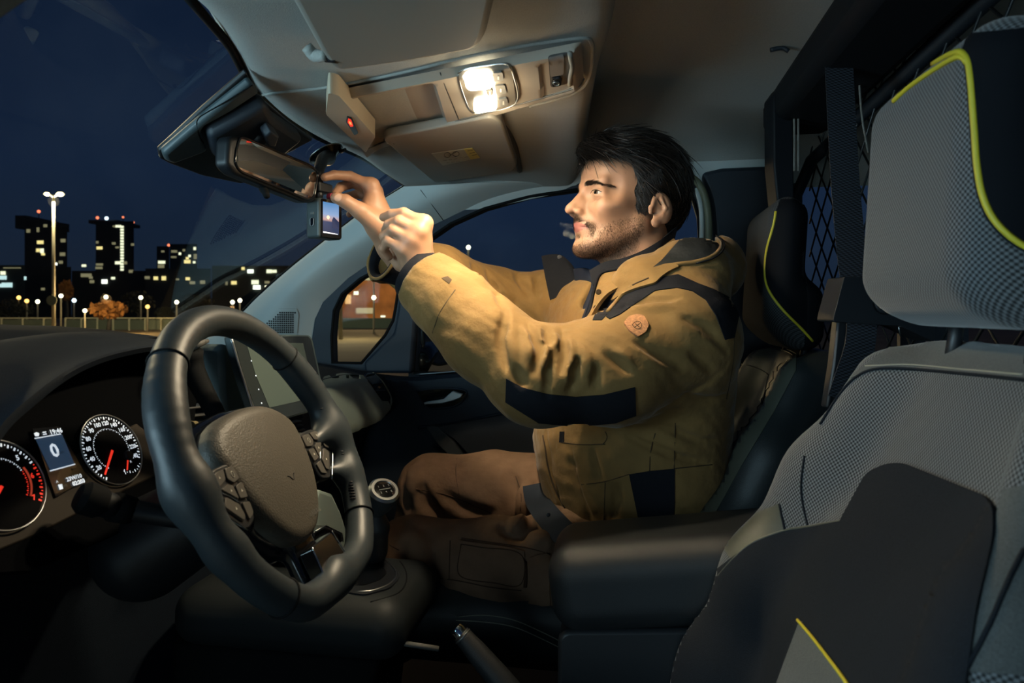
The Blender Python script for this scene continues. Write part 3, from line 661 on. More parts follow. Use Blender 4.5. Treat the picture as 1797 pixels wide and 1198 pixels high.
box('wall_panel', P(640, 571, 60)*A(1, 1, 0)+A(0, 0, .45), (14, .3, .9), mat('wall_teal', (.16, .24, .2), .8), PL, (RIGHT, VIEW, UP))
# aviation lights, each on its tower
for x, y, m_, r, tw in ((171, 382, 'lamp_red', .7, 1), (187, 383, 'lamp_cool', .8, 1), (216, 381, 'lamp_red', .5, 1), (234, 390, 'lamp_red', .55, 1), (68, 371, 'lamp_red', .75, 0), (296, 430, 'lamp_red', .6, 3)):
    T = bpy.data.objects['tower_block' if tw == 0 else 'tower_block.%03d' % tw]; c = P(x, y, 284 if tw < 2 else 264)
    mo = tube('beacon_mast', [c, c-A(0, 0, 4)], .15, M['tower_dark'], T, 6); glow_ball('beacon_lamp', c, r*.9, M[m_], mo)
# trees
def tree(px, py, w, h, D, m, label):
    c = P(px, py, D); s = D/FPX; T = thing('tree', label, 'tree', (c[0], c[1], 0), 'trees by the car park')
    tube('trunk', [A(c[0], c[1], 0), A(c[0]+.1, c[1], c[2]*.5), c], [.16, .12, .06], M['block_dark'], T, 7)
    V = []; F = []
    for i in range(420):
        while True:
            q = A(rng.uniform(-1, 1), rng.uniform(-1, 1), rng.uniform(-1, 1))
            if q@q < 1: break
        o_ = c+RIGHT*q[0]*w*s/2+VIEW*q[1]*w*s/2+UP*q[2]*h*s/2; u = unit(A(rng.gauss(0, 1), rng.gauss(0, 1), rng.gauss(0, 1))); v = unit(np.cross(u, A(rng.gauss(0, 1), rng.gauss(0, 1), 1))); r = rng.uniform(.12, .28); b = len(V)
        V += [o_-u*r, o_+v*r*.6, o_+u*r, o_-v*r*.6]; F.append((b, b+1, b+2, b+3))
    mesh('foliage', V, F, M[m], T, smooth=False)
tree(190, 543, 58, 30, 46, 'foliage_lit', 'tree lit orange below the striplit tower'); tree(116, 509, 20, 34, 60, 'foliage_lit', 'small orange-lit tree beside the tall lamp post')
l = bpy.data.lights.new('tree_lamp', 'POINT'); l.energy = 1500; l.color = (1, .6, .25); l.shadow_soft_size = .3; lo = bpy.data.objects.new('tree_lamp', l); COL.objects.link(lo); lo.location = P(186, 524, 42)
tree(289, 549, 30, 18, 56, 'foliage_dark', 'small shrub behind the railing'); tree(345, 535, 60, 40, 70, 'foliage_dark', 'dark tree above the steering wheel'); tree(240, 530, 60, 40, 75, 'foliage_dark', 'dark tree right of the orange one'); tree(20, 545, 70, 40, 62, 'foliage_dark', 'dark tree at the far left edge')
# ================================================================ OVERHEAD: console, lamps, visors, mirror, dash cam
def Z_(pts, z): return [PZ(a, b, ZC+z) for a, b in pts]
OC = thing('overhead_console', 'beige overhead console with lit dome lamps above the windscreen', 'console', (-0.3, 1.0, 1.62))
# body as a relief over the quad seen in the photo
q00, q10, q11, q01 = [np.array(PZ(a, b, ZC+0.338)) for a, b in ((572, 162), (1020, 73), (1026, 148), (640, 266))]
nu, nv = 90, 44; G = []
def sm(a, b, x): t = min(1, max(0, (x-a)/(b-a))); return t*t*(3-2*t)
for i in range(nu):
    for j in range(nv):
        u, v = i/(nu-1), j/(nv-1); p = (q00*(1-u)+q10*u)*(1-v)+(q01*(1-u)+q11*u)*v
        e_ = min(sm(0, .02, u), sm(1, .97, u), sm(0, .05, v), sm(1, .95, v)); dz = -0.010*e_
        pk = sm(.065, .13, u)*sm(.47, .455, u)*sm(.05, .20, v)*sm(.97, .86, v); dz += 0.026*pk*(1-.45*u/.47)
        dz -= 0.010*sm(.10, .0, u)*e_
        mk = sm(.855, .865, u)*sm(.965, .955, u)*sm(.12, .17, v)*sm(.92, .87, v); dz += 0.004*mk
        G.append(p+A(0, 0, dz))
F = [(i*nv+j, (i+1)*nv+j, (i+1)*nv+j+1, i*nv+j+1) for i in range(nu-1) for j in range(nv-1)]
ob = mesh('body', G, F, M['console_beige'], OC); sharp(ob, 40); obt = obvh(ob)
seam('front_gap', [(769, 116), (779, 145), (806, 212)], obt, 0.0009, M['black_plastic'], ob, n=16)
seam('trim_line', [(640, 262), (700, 240), (800, 212), (905, 184), (1008, 154), (1024, 138), (1027, 90), (1012, 73), (960, 80), (770, 117)], obt, 0.0016, M['print_grey'], ob, lift=0.0005)
prism('end_cap', rounded(Z_([(576, 163), (594, 167), (659, 240), (642, 268), (572, 201)], .310), .008), (0, 0, .03), mat('cap_cream', (0.50, 0.43, 0.32), .5), OC, bev=.002, label='pale cream end cap')
capt = obvh(bpy.data.objects['end_cap'])
pd = panel('airbag_indicator', [(609, 203), (618, 206), (629, 232), (622, 236), (607, 212)], capt, M['black_gloss'], OC, 0.0002, 0.0015, 3, rnd=2, label='black indicator window with red light')
panel('warning_light', [(611, 206), (616, 208), (620, 219), (615, 220), (610, 212)], capt, M['tick_red'], pd, 0.0018, 0.0006, 3)
panel('warning_symbol', [(612, 210), (616, 212), (617, 216), (613, 214)], capt, mat('amber_icon', (1, .4, .1), emit=(1, .35, .1), estr=1.2), pd, 0.0026, 0.0004, 2)
for q in ([(632, 178), (650, 176), (652, 181), (634, 184)], [(651, 191), (657, 190), (657, 194), (652, 195)], [(656, 206), (674, 205), (675, 210), (659, 212)]):
    panel('moulded_mark', q, obt, M['print_grey'], ob, 0.0, 0.0006, 3)
# lamp unit
bz = panel('lamp_bezel', [(806, 124), (826, 116), (893, 110), (899, 122), (906, 178), (836, 196), (824, 188), (808, 144)], obt, mat('bezel_smoke', (0.20, 0.18, 0.15), 0.25), OC, 0.0005, 0.003, 4, rnd=8)
seam('bezel_rim', [(806, 126), (824, 117), (892, 110), (899, 122), (906, 177), (836, 196), (823, 187), (808, 146), (806, 128)], obt, 0.0014, M['satin_metal'], OC, lift=0.003)
panel('lamp_lens', [(815, 128), (824, 121), (860, 119), (864, 126), (862, 146), (826, 150), (818, 145)], obt, M['lens'], OC, 0.004, 0.004, 3, rnd=5, label='larger lit dome lamp lens')
panel('lamp_lens', [(831, 174), (838, 170), (868, 167), (873, 174), (871, 184), (838, 191), (831, 186)], obt, M['lens'], OC, 0.004, 0.004, 3, rnd=5, label='smaller lit dome lamp lens')
for q in ([(864, 122), (882, 119), (884, 134), (868, 137)], [(868, 144), (886, 142), (889, 157), (872, 160)], [(874, 168), (890, 165), (892, 178), (878, 182)], [(853, 152), (864, 150), (866, 159), (856, 161)]):
    b_ = panel('lamp_button', q, obt, M['print_grey'], OC, 0.003, 0.003, 3, rnd=3)
    cx_, cy_ = np.mean(q, 0); panel('button_mark', [(cx_-1.5, cy_-3), (cx_+1.5, cy_-3), (cx_+1.5, cy_+3), (cx_-1.5, cy_+3)], obt, mat('mark_pale', (.6, .58, .5), .5) if 'mark_pale' not in MATS else M['mark_pale'], b_, 0.0065, 0.0004, 3)
mr_ = panel('sensor_recess', [(962, 97), (994, 91), (1001, 94), (997, 145), (966, 152)], obt, mat('recess_dark', (0.05, 0.048, 0.045), .6), OC, 0.0006, 0.001, 4, rnd=6)
panel('switch_ramp', [(964, 99), (990, 94), (989, 128), (966, 132)], obt, mat('ramp_grey', (0.15, 0.14, 0.13), .6), mr_, 0.001, 0.0015, 4, rnd=4)
panel('slide_switch', [(968, 133), (984, 130), (985, 143), (970, 146)], obt, M['black_gloss'], mr_, 0.002, 0.004, 3, rnd=3)
seam('switch_edge', [(970, 136), (982, 134), (983, 141), (972, 143), (970, 136)], obt, 0.0006, M['chrome'], mr_, lift=0.007)
seam('recess_lip', [(1001, 92), (1004, 120), (1000, 146)], obt, 0.0035, M['visor_vinyl'], OC, lift=0.002)
for (x, y, pw, nm) in ((838, 134, 2.6, 'dome_light_large'), (851, 178, 2.0, 'dome_light_small')):
    l = bpy.data.lights.new(nm, 'AREA'); l.shape = 'DISK'; l.size = 0.035; l.energy = pw*1.0; l.color = (1.0, 0.81, 0.54); l.spread = radians(165)
    o = bpy.data.objects.new(nm, l); COL.objects.link(o); o.location = PZ(x, y, ZC+0.338)-A(0, 0, 0.022)
    l = bpy.data.lights.new(nm+'_glow', 'POINT'); l.energy = pw*.13; l.color = (1.0, 0.80, 0.52); l.shadow_soft_size = 0.012; o = bpy.data.objects.new(nm+'_glow', l); COL.objects.link(o); o.location = PZ(x, y, ZC+0.338)-A(-.01, 0, 0.05)
# --- sun visors
def visor(nm, label, poly, z, th, grp, clip, sag):
    T = thing(nm, label, 'sun visor', tuple(np.mean(Z_(poly, z), 0)), grp)
    pts = rounded(Z_(poly, z), 0.03, 6); o = prism('visor_board', pts, (0, 0, th), M['visor_vinyl'], T, bev=th*.42, seg=4); return T, o
V1, vo = visor('sun_visor', "grey driver's sun visor folded up beside the overhead console", [(455, -95), (512, 4), (566, 100), (590, 128), (715, 110), (838, 89), (853, 66), (872, -10), (880, -130)], 0.312, 0.022, 'sun visors', None, 0)
tube('hinge_arm', [PZ(538, 82, ZC+.33), PZ(552, 97, ZC+.322), PZ(572, 98, ZC+.318)], [0.007, 0.0085, 0.006], M['headliner'], V1, 10, n=10)
tube('hinge_socket', [PZ(573, 99, ZC+.320), PZ(592, 102, ZC+.316)], [0.0075, 0.0065], M['black_plastic'], V1, 10, n=4)
V2, vo2 = visor('sun_visor', 'far sun visor carrying the pale airbag warning sticker', [(668, 243), (760, 226), (862, 205), (880, 214), (908, 290), (900, 302), (790, 318), (764, 322)], 0.322, 0.018, 'sun visors', None, 0)
v2t = obvh(vo2)
tube('hinge_arm', [PZ(678, 246, ZC+.335), PZ(692, 247, ZC+.327)], 0.006, M['black_plastic'], V2, 8)
st = panel('warning_sticker', [(757, 269), (829, 259), (842, 276), (777, 290)], v2t, mat('sticker_pale', (0.42, 0.41, 0.33), .6), V2, 0.0003, 0.0004, 6, label='pale airbag warning sticker')
if st:
    panel('yellow_strip', [(814, 261), (829, 259), (842, 276), (826, 279)], v2t, mat('sticker_yellow', (0.55, 0.45, 0.12), .6), st, 0.0008, 0.0003, 5)
    for cx_ in (785, 800): seam('warning_pictogram', [(cx_+6*cos(t), 270+4.5*sin(t)-cx_*0.0+(792-cx_)*.12) for t in np.linspace(0, 6.28, 12)], v2t, 0.0005, M['black_plastic'], st, lift=0.0012, n=20)
    seam('warning_pictogram', [(787, 272), (800, 266)], v2t, 0.0005, M['black_plastic'], st, lift=0.0012, n=8)
    for k, (a, b) in enumerate(((778, 281), (783, 285), (806, 276))): 
        for j in range(3 if k < 2 else 2): seam('print_line', [(a+j*9, b-j*1.2), (a+j*9+6, b-j*1.2-.8)], v2t, 0.0003, M['print_grey'], st, lift=0.001, n=4)
    for j in range(3): seam('print_line', [(820+j*4, 263.5+j*4), (830+j*3.4, 262+j*4)], v2t, 0.00045, M['black_plastic'], st, lift=0.0014, n=4)
ht = obvh(header)
seam('headliner_fold', [(455, 166), (520, 158), (575, 152), (700, 128), (850, 92), (1012, 66), (1036, 70), (1040, 90), (1034, 135), (1010, 162), (930, 186)], ht, 0.003, M['headliner'], header, lift=0.0005)
seam('visor_slot', [(858, 206), (885, 222), (903, 255), (912, 297)], ht, 0.0065, M['recess_dark'], header, lift=0.003)
tube('reading_hook', [PY(1352, 88, 1.2), PY(1372, 84, 1.2), PY(1384, 90, 1.2)], 0.004, M['dark_trim'], bpy.data.objects['ceiling'], 8, n=8)
# --- sensor cover on the windscreen
SC = thing('sensor_cover', 'dark wedge-shaped sensor cover at the top centre of the windscreen', 'cover', tuple(WS(430, 220)))
prism('base_plate', [WS(a, b, 0.008) for a, b in ((274, 257), (300, 233), (352, 184), (428, 118), (452, 164), (502, 207), (545, 238), (500, 262), (470, 298), (418, 315), (350, 300), (292, 278), (277, 270))], WN*-0.010, M['black_plastic'], SC, bev=0.003)
prism('side_fairing', [WS(a, b, 0.016) for a, b in ((279, 257), (350, 196), (432, 130), (448, 148), (400, 180), (352, 207), (346, 216), (352, 243), (358, 251), (330, 262), (296, 274), (283, 268))], WN*-0.016, mat('cover_lit_teal', (0.06, 0.085, 0.095), .45), SC, bev=0.006, seg=3)  # paler teal copy of the dark trim, cool light put into its colour
prism('camera_housing', [WS(a, b, 0.018) for a, b in ((352, 212), (404, 184), (452, 156), (470, 186), (520, 222), (470, 262), (430, 280), (380, 262), (362, 250))], WN*-0.03, M['dark_trim'], SC, bev=0.010, seg=3)
prism('housing_tab', [WS(a, b, 0.05) for a, b in ((455, 222), (466, 212), (480, 222), (474, 240), (460, 238))], WN*-0.02, M['dark_trim'], SC, bev=0.003)
seam('cover_gap', [(448, 146), (400, 176), (352, 204), (345, 214), (350, 240), (357, 251)], obvh(bpy.data.objects['side_fairing']), 0.001, M['black_rubber'], SC)
# --- interior mirror
def MP(px, py, off=0.0):
    d = 1.013+(px-405)/153*0.187; return P(px, py, d)
mn = unit(np.cross(MP(550, 300)-MP(410, 260), MP(410, 290)-MP(410, 250))); mn = mn if np.dot(mn, VIEW) < 0 else -mn
MR = thing('rear_view_mirror', 'black-framed rear view mirror hanging below the windscreen sensor cover', 'mirror', tuple(MP(480, 295)))
mo = rounded([MP(a, b) for a, b in ((402, 238), (424, 238), (548, 286), (563, 300), (556, 354), (540, 356), (412, 304), (399, 288))], 0.012, 5)
prism('housing', mo, -mn*0.028, M['black_plastic'], MR, bev=0.007, seg=4)
gl = rounded([MP(a, b)+mn*0.0012 for a, b in ((420, 241), (429, 242), (545, 291), (558, 304), (550, 347), (539, 350), (421, 301), (411, 288), (413, 262))], 0.010, 5)
mat('mirror_glass', (0.62, 0.64, 0.62), 0.03, metal=1.0)
prism('mirror_glass', gl, -mn*0.003, M['mirror_glass'], MR)
tube('glass_rim', gl, 0.0022, M['black_gloss'], MR, 8, closed=True)
tube('stem', [MP(478, 290)-mn*0.025, MP(476, 262)-mn*0.05, WS(462, 236, 0.045)], [0.012, 0.009, 0.014], M['black_plastic'], MR, 12, n=10)
tube('dimming_lever', [MP(472, 330)-mn*0.012, MP(466, 338)+mn*0.0, MP(463, 345)+mn*0.006], [0.007, 0.006, 0.005], M['black_rubber'], MR, 10, n=6)
# --- dash cam on its suction mount
DC = thing('dash_cam', 'small black dash cam with a lit screen, held beside the mirror', 'dash cam', tuple(PY(565, 380, 1.14)))
c0 = P(562, 379, 1.19); e1 = unit(A(.36, .93, 0)); e2 = unit(A(-.93, .36, 0)); e3 = A(0, 0, 1)
fr = Field(c0-.07, c0+.09, 0.0016)
cc = c0+e1*0.026+e2*0.017+A(0, 0, -0.002)
fr.box(cc, (0.028, 0.017, 0.035), 0.005, R=(e1, e2, e3))
fr.obj('body', mat('cam_body', (0.055, 0.07, 0.072), .38), DC)
def DCp(a, b, off=0.0): return c0+e1*a*1e-3+e3*b*1e-3-e2*off
prism('screen_bezel', rounded([DCp(a, b, 0.0012) for a, b in ((1, 31), (50, 31), (50, -35), (1, -35))], .004), e2*0.0012, M['black_gloss'], DC)
mat('cam_screen', (0.02, 0.02, 0.03), 0.3)
sm_ = MATS['cam_screen'].node_tree; b = sm_.nodes['Principled BSDF']; t = sm_.nodes.new('ShaderNodeTexCoord'); s_ = sm_.nodes.new('ShaderNodeSeparateXYZ'); r = sm_.nodes.new('ShaderNodeValToRGB')
sm_.links.new(t.outputs['Generated'], s_.inputs[0]); sm_.links.new(s_.outputs['Z'], r.inputs[0]); sm_.links.new(r.outputs[0], b.inputs['Emission Color']); b.inputs['Emission Strength'].default_value = 0.85
e = r.color_ramp.elements; e[0].position = 0; e[0].color = (.02, .04, .10, 1); e[1].position = 1; e[1].color = (.10, .30, .62, 1)
for p_, c_ in ((.38, (.05, .07, .16, 1)), (.44, (.75, .45, .38, 1)), (.62, (.35, .50, .78, 1))): q = r.color_ramp.elements.new(p_); q.color = c_
scr = prism('screen', [DCp(a, b, 0.0016) for a, b in ((5, 26), (43, 26), (43, -29), (5, -29))], e2*0.0004, M['cam_screen'], DC, label='lit screen showing a dusk road view')
mat('ic_dark', (.02, .02, .05), emit=(.03, .04, .09), estr=1); mat('ic_white', (1, 1, 1), emit=(.9, .9, 1), estr=.9)
prism('screen_building', [DCp(a, b, 0.0021) for a, b in ((26, -4), (30, 2), (43, -6), (43, -18), (26, -18))], e2*0.0003, M['ic_dark'], scr)
prism('screen_bar', [DCp(a, b, 0.0021) for a, b in ((5, -26), (40, -27.5), (40, -28.5), (5, -28.5))], e2*0.0003, M['ic_white'], scr)
prism('screen_flare', rounded([DCp(a, b, 0.0022) for a, b in ((12, 0), (17, 4), (21, 0), (17, -5))], .003), e2*0.0003, mat('ic_glow', (1, .8, .6), emit=(1, .75, .5), estr=.9), scr)
lathe('menu_button', [(0.0001, 0), (.0018, 0), (.0018, .0006), (0.0001, .0006)], DCp(47, 24, .0013), -e2, M['satin_metal'], DC, 12)
sb = c0+e2*0.017-e1*0.0025
def SBp(a, b, off=0.0): return sb+e2*a*1e-3+e3*b*1e-3-e1*off
prism('side_button', rounded([SBp(a, b, .001) for a, b in ((-4, -2), (4, -2), (4, -16), (-4, -16))], .0035), e1*0.002, M['black_gloss'], DC, bev=.0005)
tube('button_rim', rounded([SBp(a, b, .0012) for a, b in ((-4, -2), (4, -2), (4, -16), (-4, -16))], .0035), .0004, M['satin_metal'], DC, 6, closed=True)
prism('side_port', [SBp(a, b, .0006) for a, b in ((-4, 8), (4, 8), (4, 4), (-4, 4))], e1*0.002, M['print_grey'], DC)
# mount: block, joint, suction cup
prism('mount_block', rounded([DCp(a, b, -.004) for a, b in ((2, 62), (34, 60), (34, 44), (2, 44))], .003), e2*0.022, M['black_plastic'], DC, bev=.002)
tube('joint', [DCp(10, 33, -.014), DCp(12, 48, -.014)], .007, M['black_plastic'], DC, 12)
lathe('adjust_knob', [(.0005, 0), (.006, 0), (.0065, .004), (.006, .009), (.0005, .0095)], DCp(26, 38, -.006), -e2, mat('knob_magenta', (.30, .03, .06), .4), DC, 20, label='small dark red adjusting knob')
sc_ = WS(570, 268, 0.006)
tube('mount_arm', [DCp(10, 58, -.014), DCp(8, 72, -.014), sc_*.6+DCp(8, 75, -.014)*.4-A(0, 0, 0), sc_-WN*.012], [.008, .010, .012, .016], M['black_plastic'], DC, 14, n=14)
lathe('suction_cup', [(.0005, -.016), (.014, -.016), (.020, -.010), (.034, -.003), (.037, -.001), (.037, 0), (.0005, 0)], WS(572, 270, 0.001), WN, M['black_gloss'], DC, 36)
tube('cup_rim', [WS(572, 270, 0.003)+basis(WN)[0]*.036*cos(t)+basis(WN)[1]*.036*sin(t) for t in np.linspace(0, 2*pi, 40)[:-1]], .0012, M['satin_metal'], DC, 6, closed=True)
tube('cup_tab', [WS(598, 266, 0.006), WS(606, 262, 0.012)], [.004, .003], M['black_plastic'], DC, 8)
# --- far door mirror (outside)
DM = thing('door_mirror', 'far door mirror with parking-lot lamps reflected in its glass', 'door mirror', tuple(PY(765, 600, 1.95)))
mv = unit(ray(785, 570)); mrf = unit((.97, .22, .0)); mnn = unit(mrf-mv); mc = PY(785, 572, 1.98)
ms, mt, _ = basis(mnn)
def DMp(a, b, o=0.0): return PP(a, b, mc+mnn*o, mnn)
mg = rounded([DMp(a, b) for a, b in ((738, 498), (838, 494), (846, 560), (842, 622), (768, 640), (750, 632), (742, 600))], .02, 5)
hm = Field(mc-.26, mc+.26, .007); hm.box(mc-mnn*.058, (.095, .105, .050), .04, R=(ms, mt, mnn)); hm.obj('housing', M['black_gloss'], DM)
prism('mirror_glass', mg, -mnn*.004, M['mirror_glass'], DM); tube('glass_rim', mg, .006, M['black_plastic'], DM, 8, closed=True)
tube('mirror_arm', [mc-mnn*.06-A(0, .03, .06), PY(735, 640, 1.775)], .03, M['black_gloss'], DM, 12)
# ================================================================ DASHBOARD
DB = thing('dashboard', 'dark dashboard with instrument hood, vents and grey far-side panel', 'dashboard', (-0.8, 1.0, 0.9))
prof = [(-1.42, -.085), (-1.1, -.105), (-.82, -.128), (-.66, -.150), (-.615, -.158), (-.598, -.170), (-.575, -.238), (-.59, -.262), (-.64, -.30), (-.68, -.45), (-.72, -.85)]
rows = []
for x, z in prof:
    r = []
    for y in (.28, .5, .7, .9, 1.1, 1.3, 1.5, 1.62, 1.70):
        dx = -0.055 if (.4 < y < .95 and x > -.9) else 0.0
        r.append(A(x+dx-0.02*max(0, y-1.5)/.2, y, ZC+z))
    rows.append(r)
db_ = surf(rows, 80, 60, 0.012, 'dash_body', M['dash_skin'], DB); dbt = obvh(db_)
# far side panel, air vent and trim strip
fp = panel('far_side_panel', [(566, 668), (600, 661), (646, 667), (664, 690), (681, 716), (660, 736), (622, 752), (583, 770), (560, 776)], dbt, M['dash_panel'], DB, 0.002, 0.008, 6, rnd=5, label='grey-green smooth dash panel')
seam('panel_lip', [(558, 676), (575, 671), (600, 665), (625, 664), (645, 667)], dbt, .003, mat('lip_grey', (.06, .075, .08), .5), DB, lift=.008)
va = panel('air_vent', [(634, 664), (651, 661), (664, 674), (678, 700), (675, 706), (664, 706)], dbt, M['black_gloss'], DB, 0.006, 0.006, 4, rnd=3)
for k in range(3): seam('vent_slat', [(640+k*7, 668+k*11), (655+k*6, 664+k*12)], dbt, 0.0016, M['dark_trim'], va, lift=0.014)
seam('vent_rim', [(652, 661), (665, 673), (680, 700), (679, 712)], dbt, 0.003, M['dash_panel'], DB, lift=0.01)
# instrument hood
def row(pts, x): return [PX(a, b, x) for a, b in pts]
HR = [row([(-140, 900), (-30, 810), (20, 748), (60, 712), (110, 672), (160, 644), (215, 626), (275, 616), (330, 622)], -.605),
      row([(-140, 880), (-35, 792), (15, 734), (55, 698), (106, 660), (158, 634), (213, 617), (275, 607), (330, 613)], -.60),
      row([(-160, 850), (-50, 770), (5, 716), (50, 682), (102, 648), (156, 625), (212, 610), (275, 602), (332, 609)], -.615),
      row([(-150, 700), (-70, 660), (-10, 640), (50, 622), (110, 608), (170, 598), (225, 593), (280, 595), (335, 606)], -.66),
      row([(-150, 640), (-70, 612), (0, 598), (60, 589), (120, 583), (180, 582), (235, 585), (285, 592), (338, 606)], -.72),
      row([(-150, 660), (-70, 630), (0, 606), (60, 596), (120, 591), (180, 590), (235, 592), (285, 599), (340, 612)], -.80)]
hood = surf(HR, 40, 70, 0.006, 'instrument_hood', M['dash_skin'], DB)
# raised pad further forward, catching the added warm light
PR = [row([(-260, 640), (-60, 616), (60, 612), (140, 600), (230, 602), (300, 612)], -.80), row([(-260, 585), (-60, 576), (60, 578), (140, 581), (230, 588), (310, 603)], -.88), row([(-260, 570), (-60, 569), (40, 571), (120, 574), (210, 582), (320, 600)], -.99), row([(-260, 585), (-60, 584), (60, 588), (140, 592), (230, 598), (320, 610)], -1.10)]
surf(PR, 24, 40, 0.006, 'forward_pad', M['dash_skin'], DB)
# cluster plane
CN = unit((cos(radians(25)), 0, sin(radians(25)))); CS = A(0, 1, 0); CU = np.cross(CN, CS); CU = CU if CU[2] > 0 else -CU
C0 = PX(195, 789, -.60)
def CP(px, py, off=0.0): return PP(px, py, C0+CN*off, CN)
def CL(a, b, off=0.0, c=None): return (C0 if c is None else c)+CS*a*1e-3+CU*b*1e-3+CN*off
prism('cluster_cowl', [CP(a, b, -.004) for a, b in ((-120, 1010), (-120, 760), (0, 730), (60, 640), (150, 600), (300, 590), (345, 700), (330, 860), (200, 940), (60, 1000))], -CN*.01, mat('cowl_shade', (.0025, .003, .004), .8, spec=.03), DB)  # near-black colour carries the shade under the hood
IC = bpy.data.objects.new('instrument_cluster', None); link(IC, DB); IC.location = A(*C0)-A(*DB.location)
mat('cluster_lit_brown', (0.040, 0.033, 0.026), .6, spec=.15); mat('cluster_face', (0.006, 0.006, 0.007), .6, spec=.06)  # brown tone carries the dome light painted on the lower fascia
prism('fascia', [CP(a, b, -.002) for a, b in ((-60, 990), (-60, 842), (40, 838), (118, 806), (240, 742), (262, 760), (278, 832), (170, 884), (60, 940))], -CN*.004, M['cluster_lit_brown'], DB, bev=.002)
# The cluster's flat pieces: dial ring, ticks, numerals, needles
def dial(nm, c, R, ticks, nums, needle, a0, a1, extra=None):
    r = lathe(nm, [(.0005, 0), (R, 0), (R, .0015), (R*.98, .002), (.0005, .002)], c-CN*.001, CN, M['cluster_face'], DB, 48)
    pts = [c+CS*(R*1.03)*cos(t)+CU*(R*1.03)*sin(t)+CN*.002 for t in np.linspace(0, 2*pi, 49)[:-1]]
    tube('dial_ring', pts, .0009, M['satin_metal'], r, 6, closed=True)
    gs = []; gr = []
    for i in range(ticks+1):
        a = radians(a0+(a1-a0)*i/ticks); big = i % 2 == 0
        for (r0, r1, w) in ((R*.97, R*(.89 if big else .93), .00085 if big else .0005), (R*.62, R*(.58 if big else .60), .0005)):
            d_ = CS*cos(a)+CU*sin(a); n_ = CN; s_ = np.cross(n_, d_)
            g = ([c+d_*r0+s_*w+CN*.0014, c+d_*r0-s_*w+CN*.0014, c+d_*r1-s_*w+CN*.0014, c+d_*r1+s_*w+CN*.0014], [(0, 1, 2, 3)])
            (gr if (extra and i/ticks > extra) else gs).append(g)
    V, F = merge(gs); mesh('scale_ticks', V, F, M['tick_white'], r, smooth=False)
    if gr: V, F = merge(gr); mesh('red_scale_ticks', V, F, M['tick_red'], r, smooth=False)
    for i, s in enumerate(nums):
        a = radians(a0+(a1-a0)*(i+.5 if False else i)/(len(nums)-1))
        if s: text('numeral', s, c+(CS*cos(a)+CU*sin(a))*R*.775+CN*.0012, CS, CU, R*.17, M['tick_red'] if (extra and i/(len(nums)-1) > extra) else M['tick_white'], r, bold=.0002)
    a = radians(needle); d_ = CS*cos(a)+CU*sin(a); s_ = np.cross(CN, d_)
    prism('needle', [c+d_*R*.05+s_*R*.035+CN*.003, c+d_*R*.05-s_*R*.035+CN*.003, c+d_*R*.86-s_*R*.02+CN*.003, c+d_*R*.86+s_*R*.02+CN*.003], -CN*.0008, M['tick_red'], r, label='glowing red needle')
    return r
sp = dial('speedometer', C0, .0425, 48, ['', '20', '40', '60', '80', '90', '100', '120', '140', '160', '200', '220', '240'], 226, 232, -27)
lathe('dial_hub', [(.0003, 0), (.006, 0), (.0065, .003), (.005, .005), (.0003, .005)], CL(17, -13, .002), CN, M['black_plastic'], sp, 20)
fa = radians(-122); d_ = CS*cos(fa)+CU*sin(fa); s_ = np.cross(CN, d_); fc = CL(17, -13, .004)
prism('fuel_needle', [fc+d_*.005+s_*.0009, fc+d_*.005-s_*.0009, fc+d_*.019-s_*.0006, fc+d_*.019+s_*.0006], -CN*.0006, M['tick_red'], sp)
gs = []
for i in range(8):
    a = radians(-128+i*12.5); d_ = CS*cos(a)+CU*sin(a); s_ = np.cross(CN, d_); w = .0006 if i % 2 == 0 else .0004; c_ = CL(17, -13, .0016); gs.append(([c_+d_*.021+s_*w, c_+d_*.021-s_*w, c_+d_*(.018 if i % 2 == 0 else .0195)-s_*w, c_+d_*(.018 if i % 2 == 0 else .0195)+s_*w], [(0, 1, 2, 3)]))
V, F = merge(gs); mesh('fuel_ticks', V, F, M['tick_white'], sp, smooth=False)
text('fuel_mark', 'R', CL(20, -20, .0014), CS, CU, .005, M['tick_white'], sp); text('fuel_mark', '1', CL(5, -31, .0014), CS, CU, .006, M['tick_white'], sp, bold=.0002)
tc_ = C0-CS*.1465-CU*.006
dial('tachometer', tc_, .0445, 56, ['0', '1', '2', '3', '4', '5', '6', '7'], 222, 235, -38, .80)
for k in range(10):
    pass
pts = [tc_+CS*.030*cos(t)+CU*.030*sin(t)+CN*.0022 for t in np.linspace(radians(22), radians(-38), 14)]
tube('red_zone_arc', pts, .0009, mat('red_dim', (.5, .05, .03), emit=(.8, .09, .04), estr=.35), bpy.data.objects['tachometer'], 6)
# centre display
dsp = prism('trip_display', [CP(a, b, .0004) for a, b in ((57, 752), (103, 748), (154, 838), (98, 872))], -CN*.001, M['black_gloss'], DB)
mat('disp_blue', (.01, .02, .04), .3, emit=(.010, .030, .062), estr=1.0)
prism('display_field', [CP(a, b, .001) for a, b in ((63, 770), (109, 762), (131, 814), (89, 825))], -CN*.0005, M['disp_blue'], dsp)
def line(q0, q1, w, m, par, off=.0016):
    a, b = CP(*q0, off), CP(*q1, off); d_ = unit(b-a); s_ = np.cross(CN, d_); prism('display_line', [a+s_*w, a-s_*w, b-s_*w, b+s_*w], -CN*.0003, m, par)
line((61, 769), (107, 761), .0005, M['tick_white'], dsp); line((88, 826), (132, 814), .0006, M['tick_white'], dsp)
text('speed_digit', '0', CP(96, 791, .0014), CS, CU, .021, M['tick_white'], dsp, bold=.0005); text('display_text', 'km/h', CP(106, 794, .0014), CS, CU, .0045, M['print_grey'], dsp)
text('display_text', '19:46', CP(98, 757, .0014), CS, CU, .0075, M['tick_white'], dsp, bold=.0002)
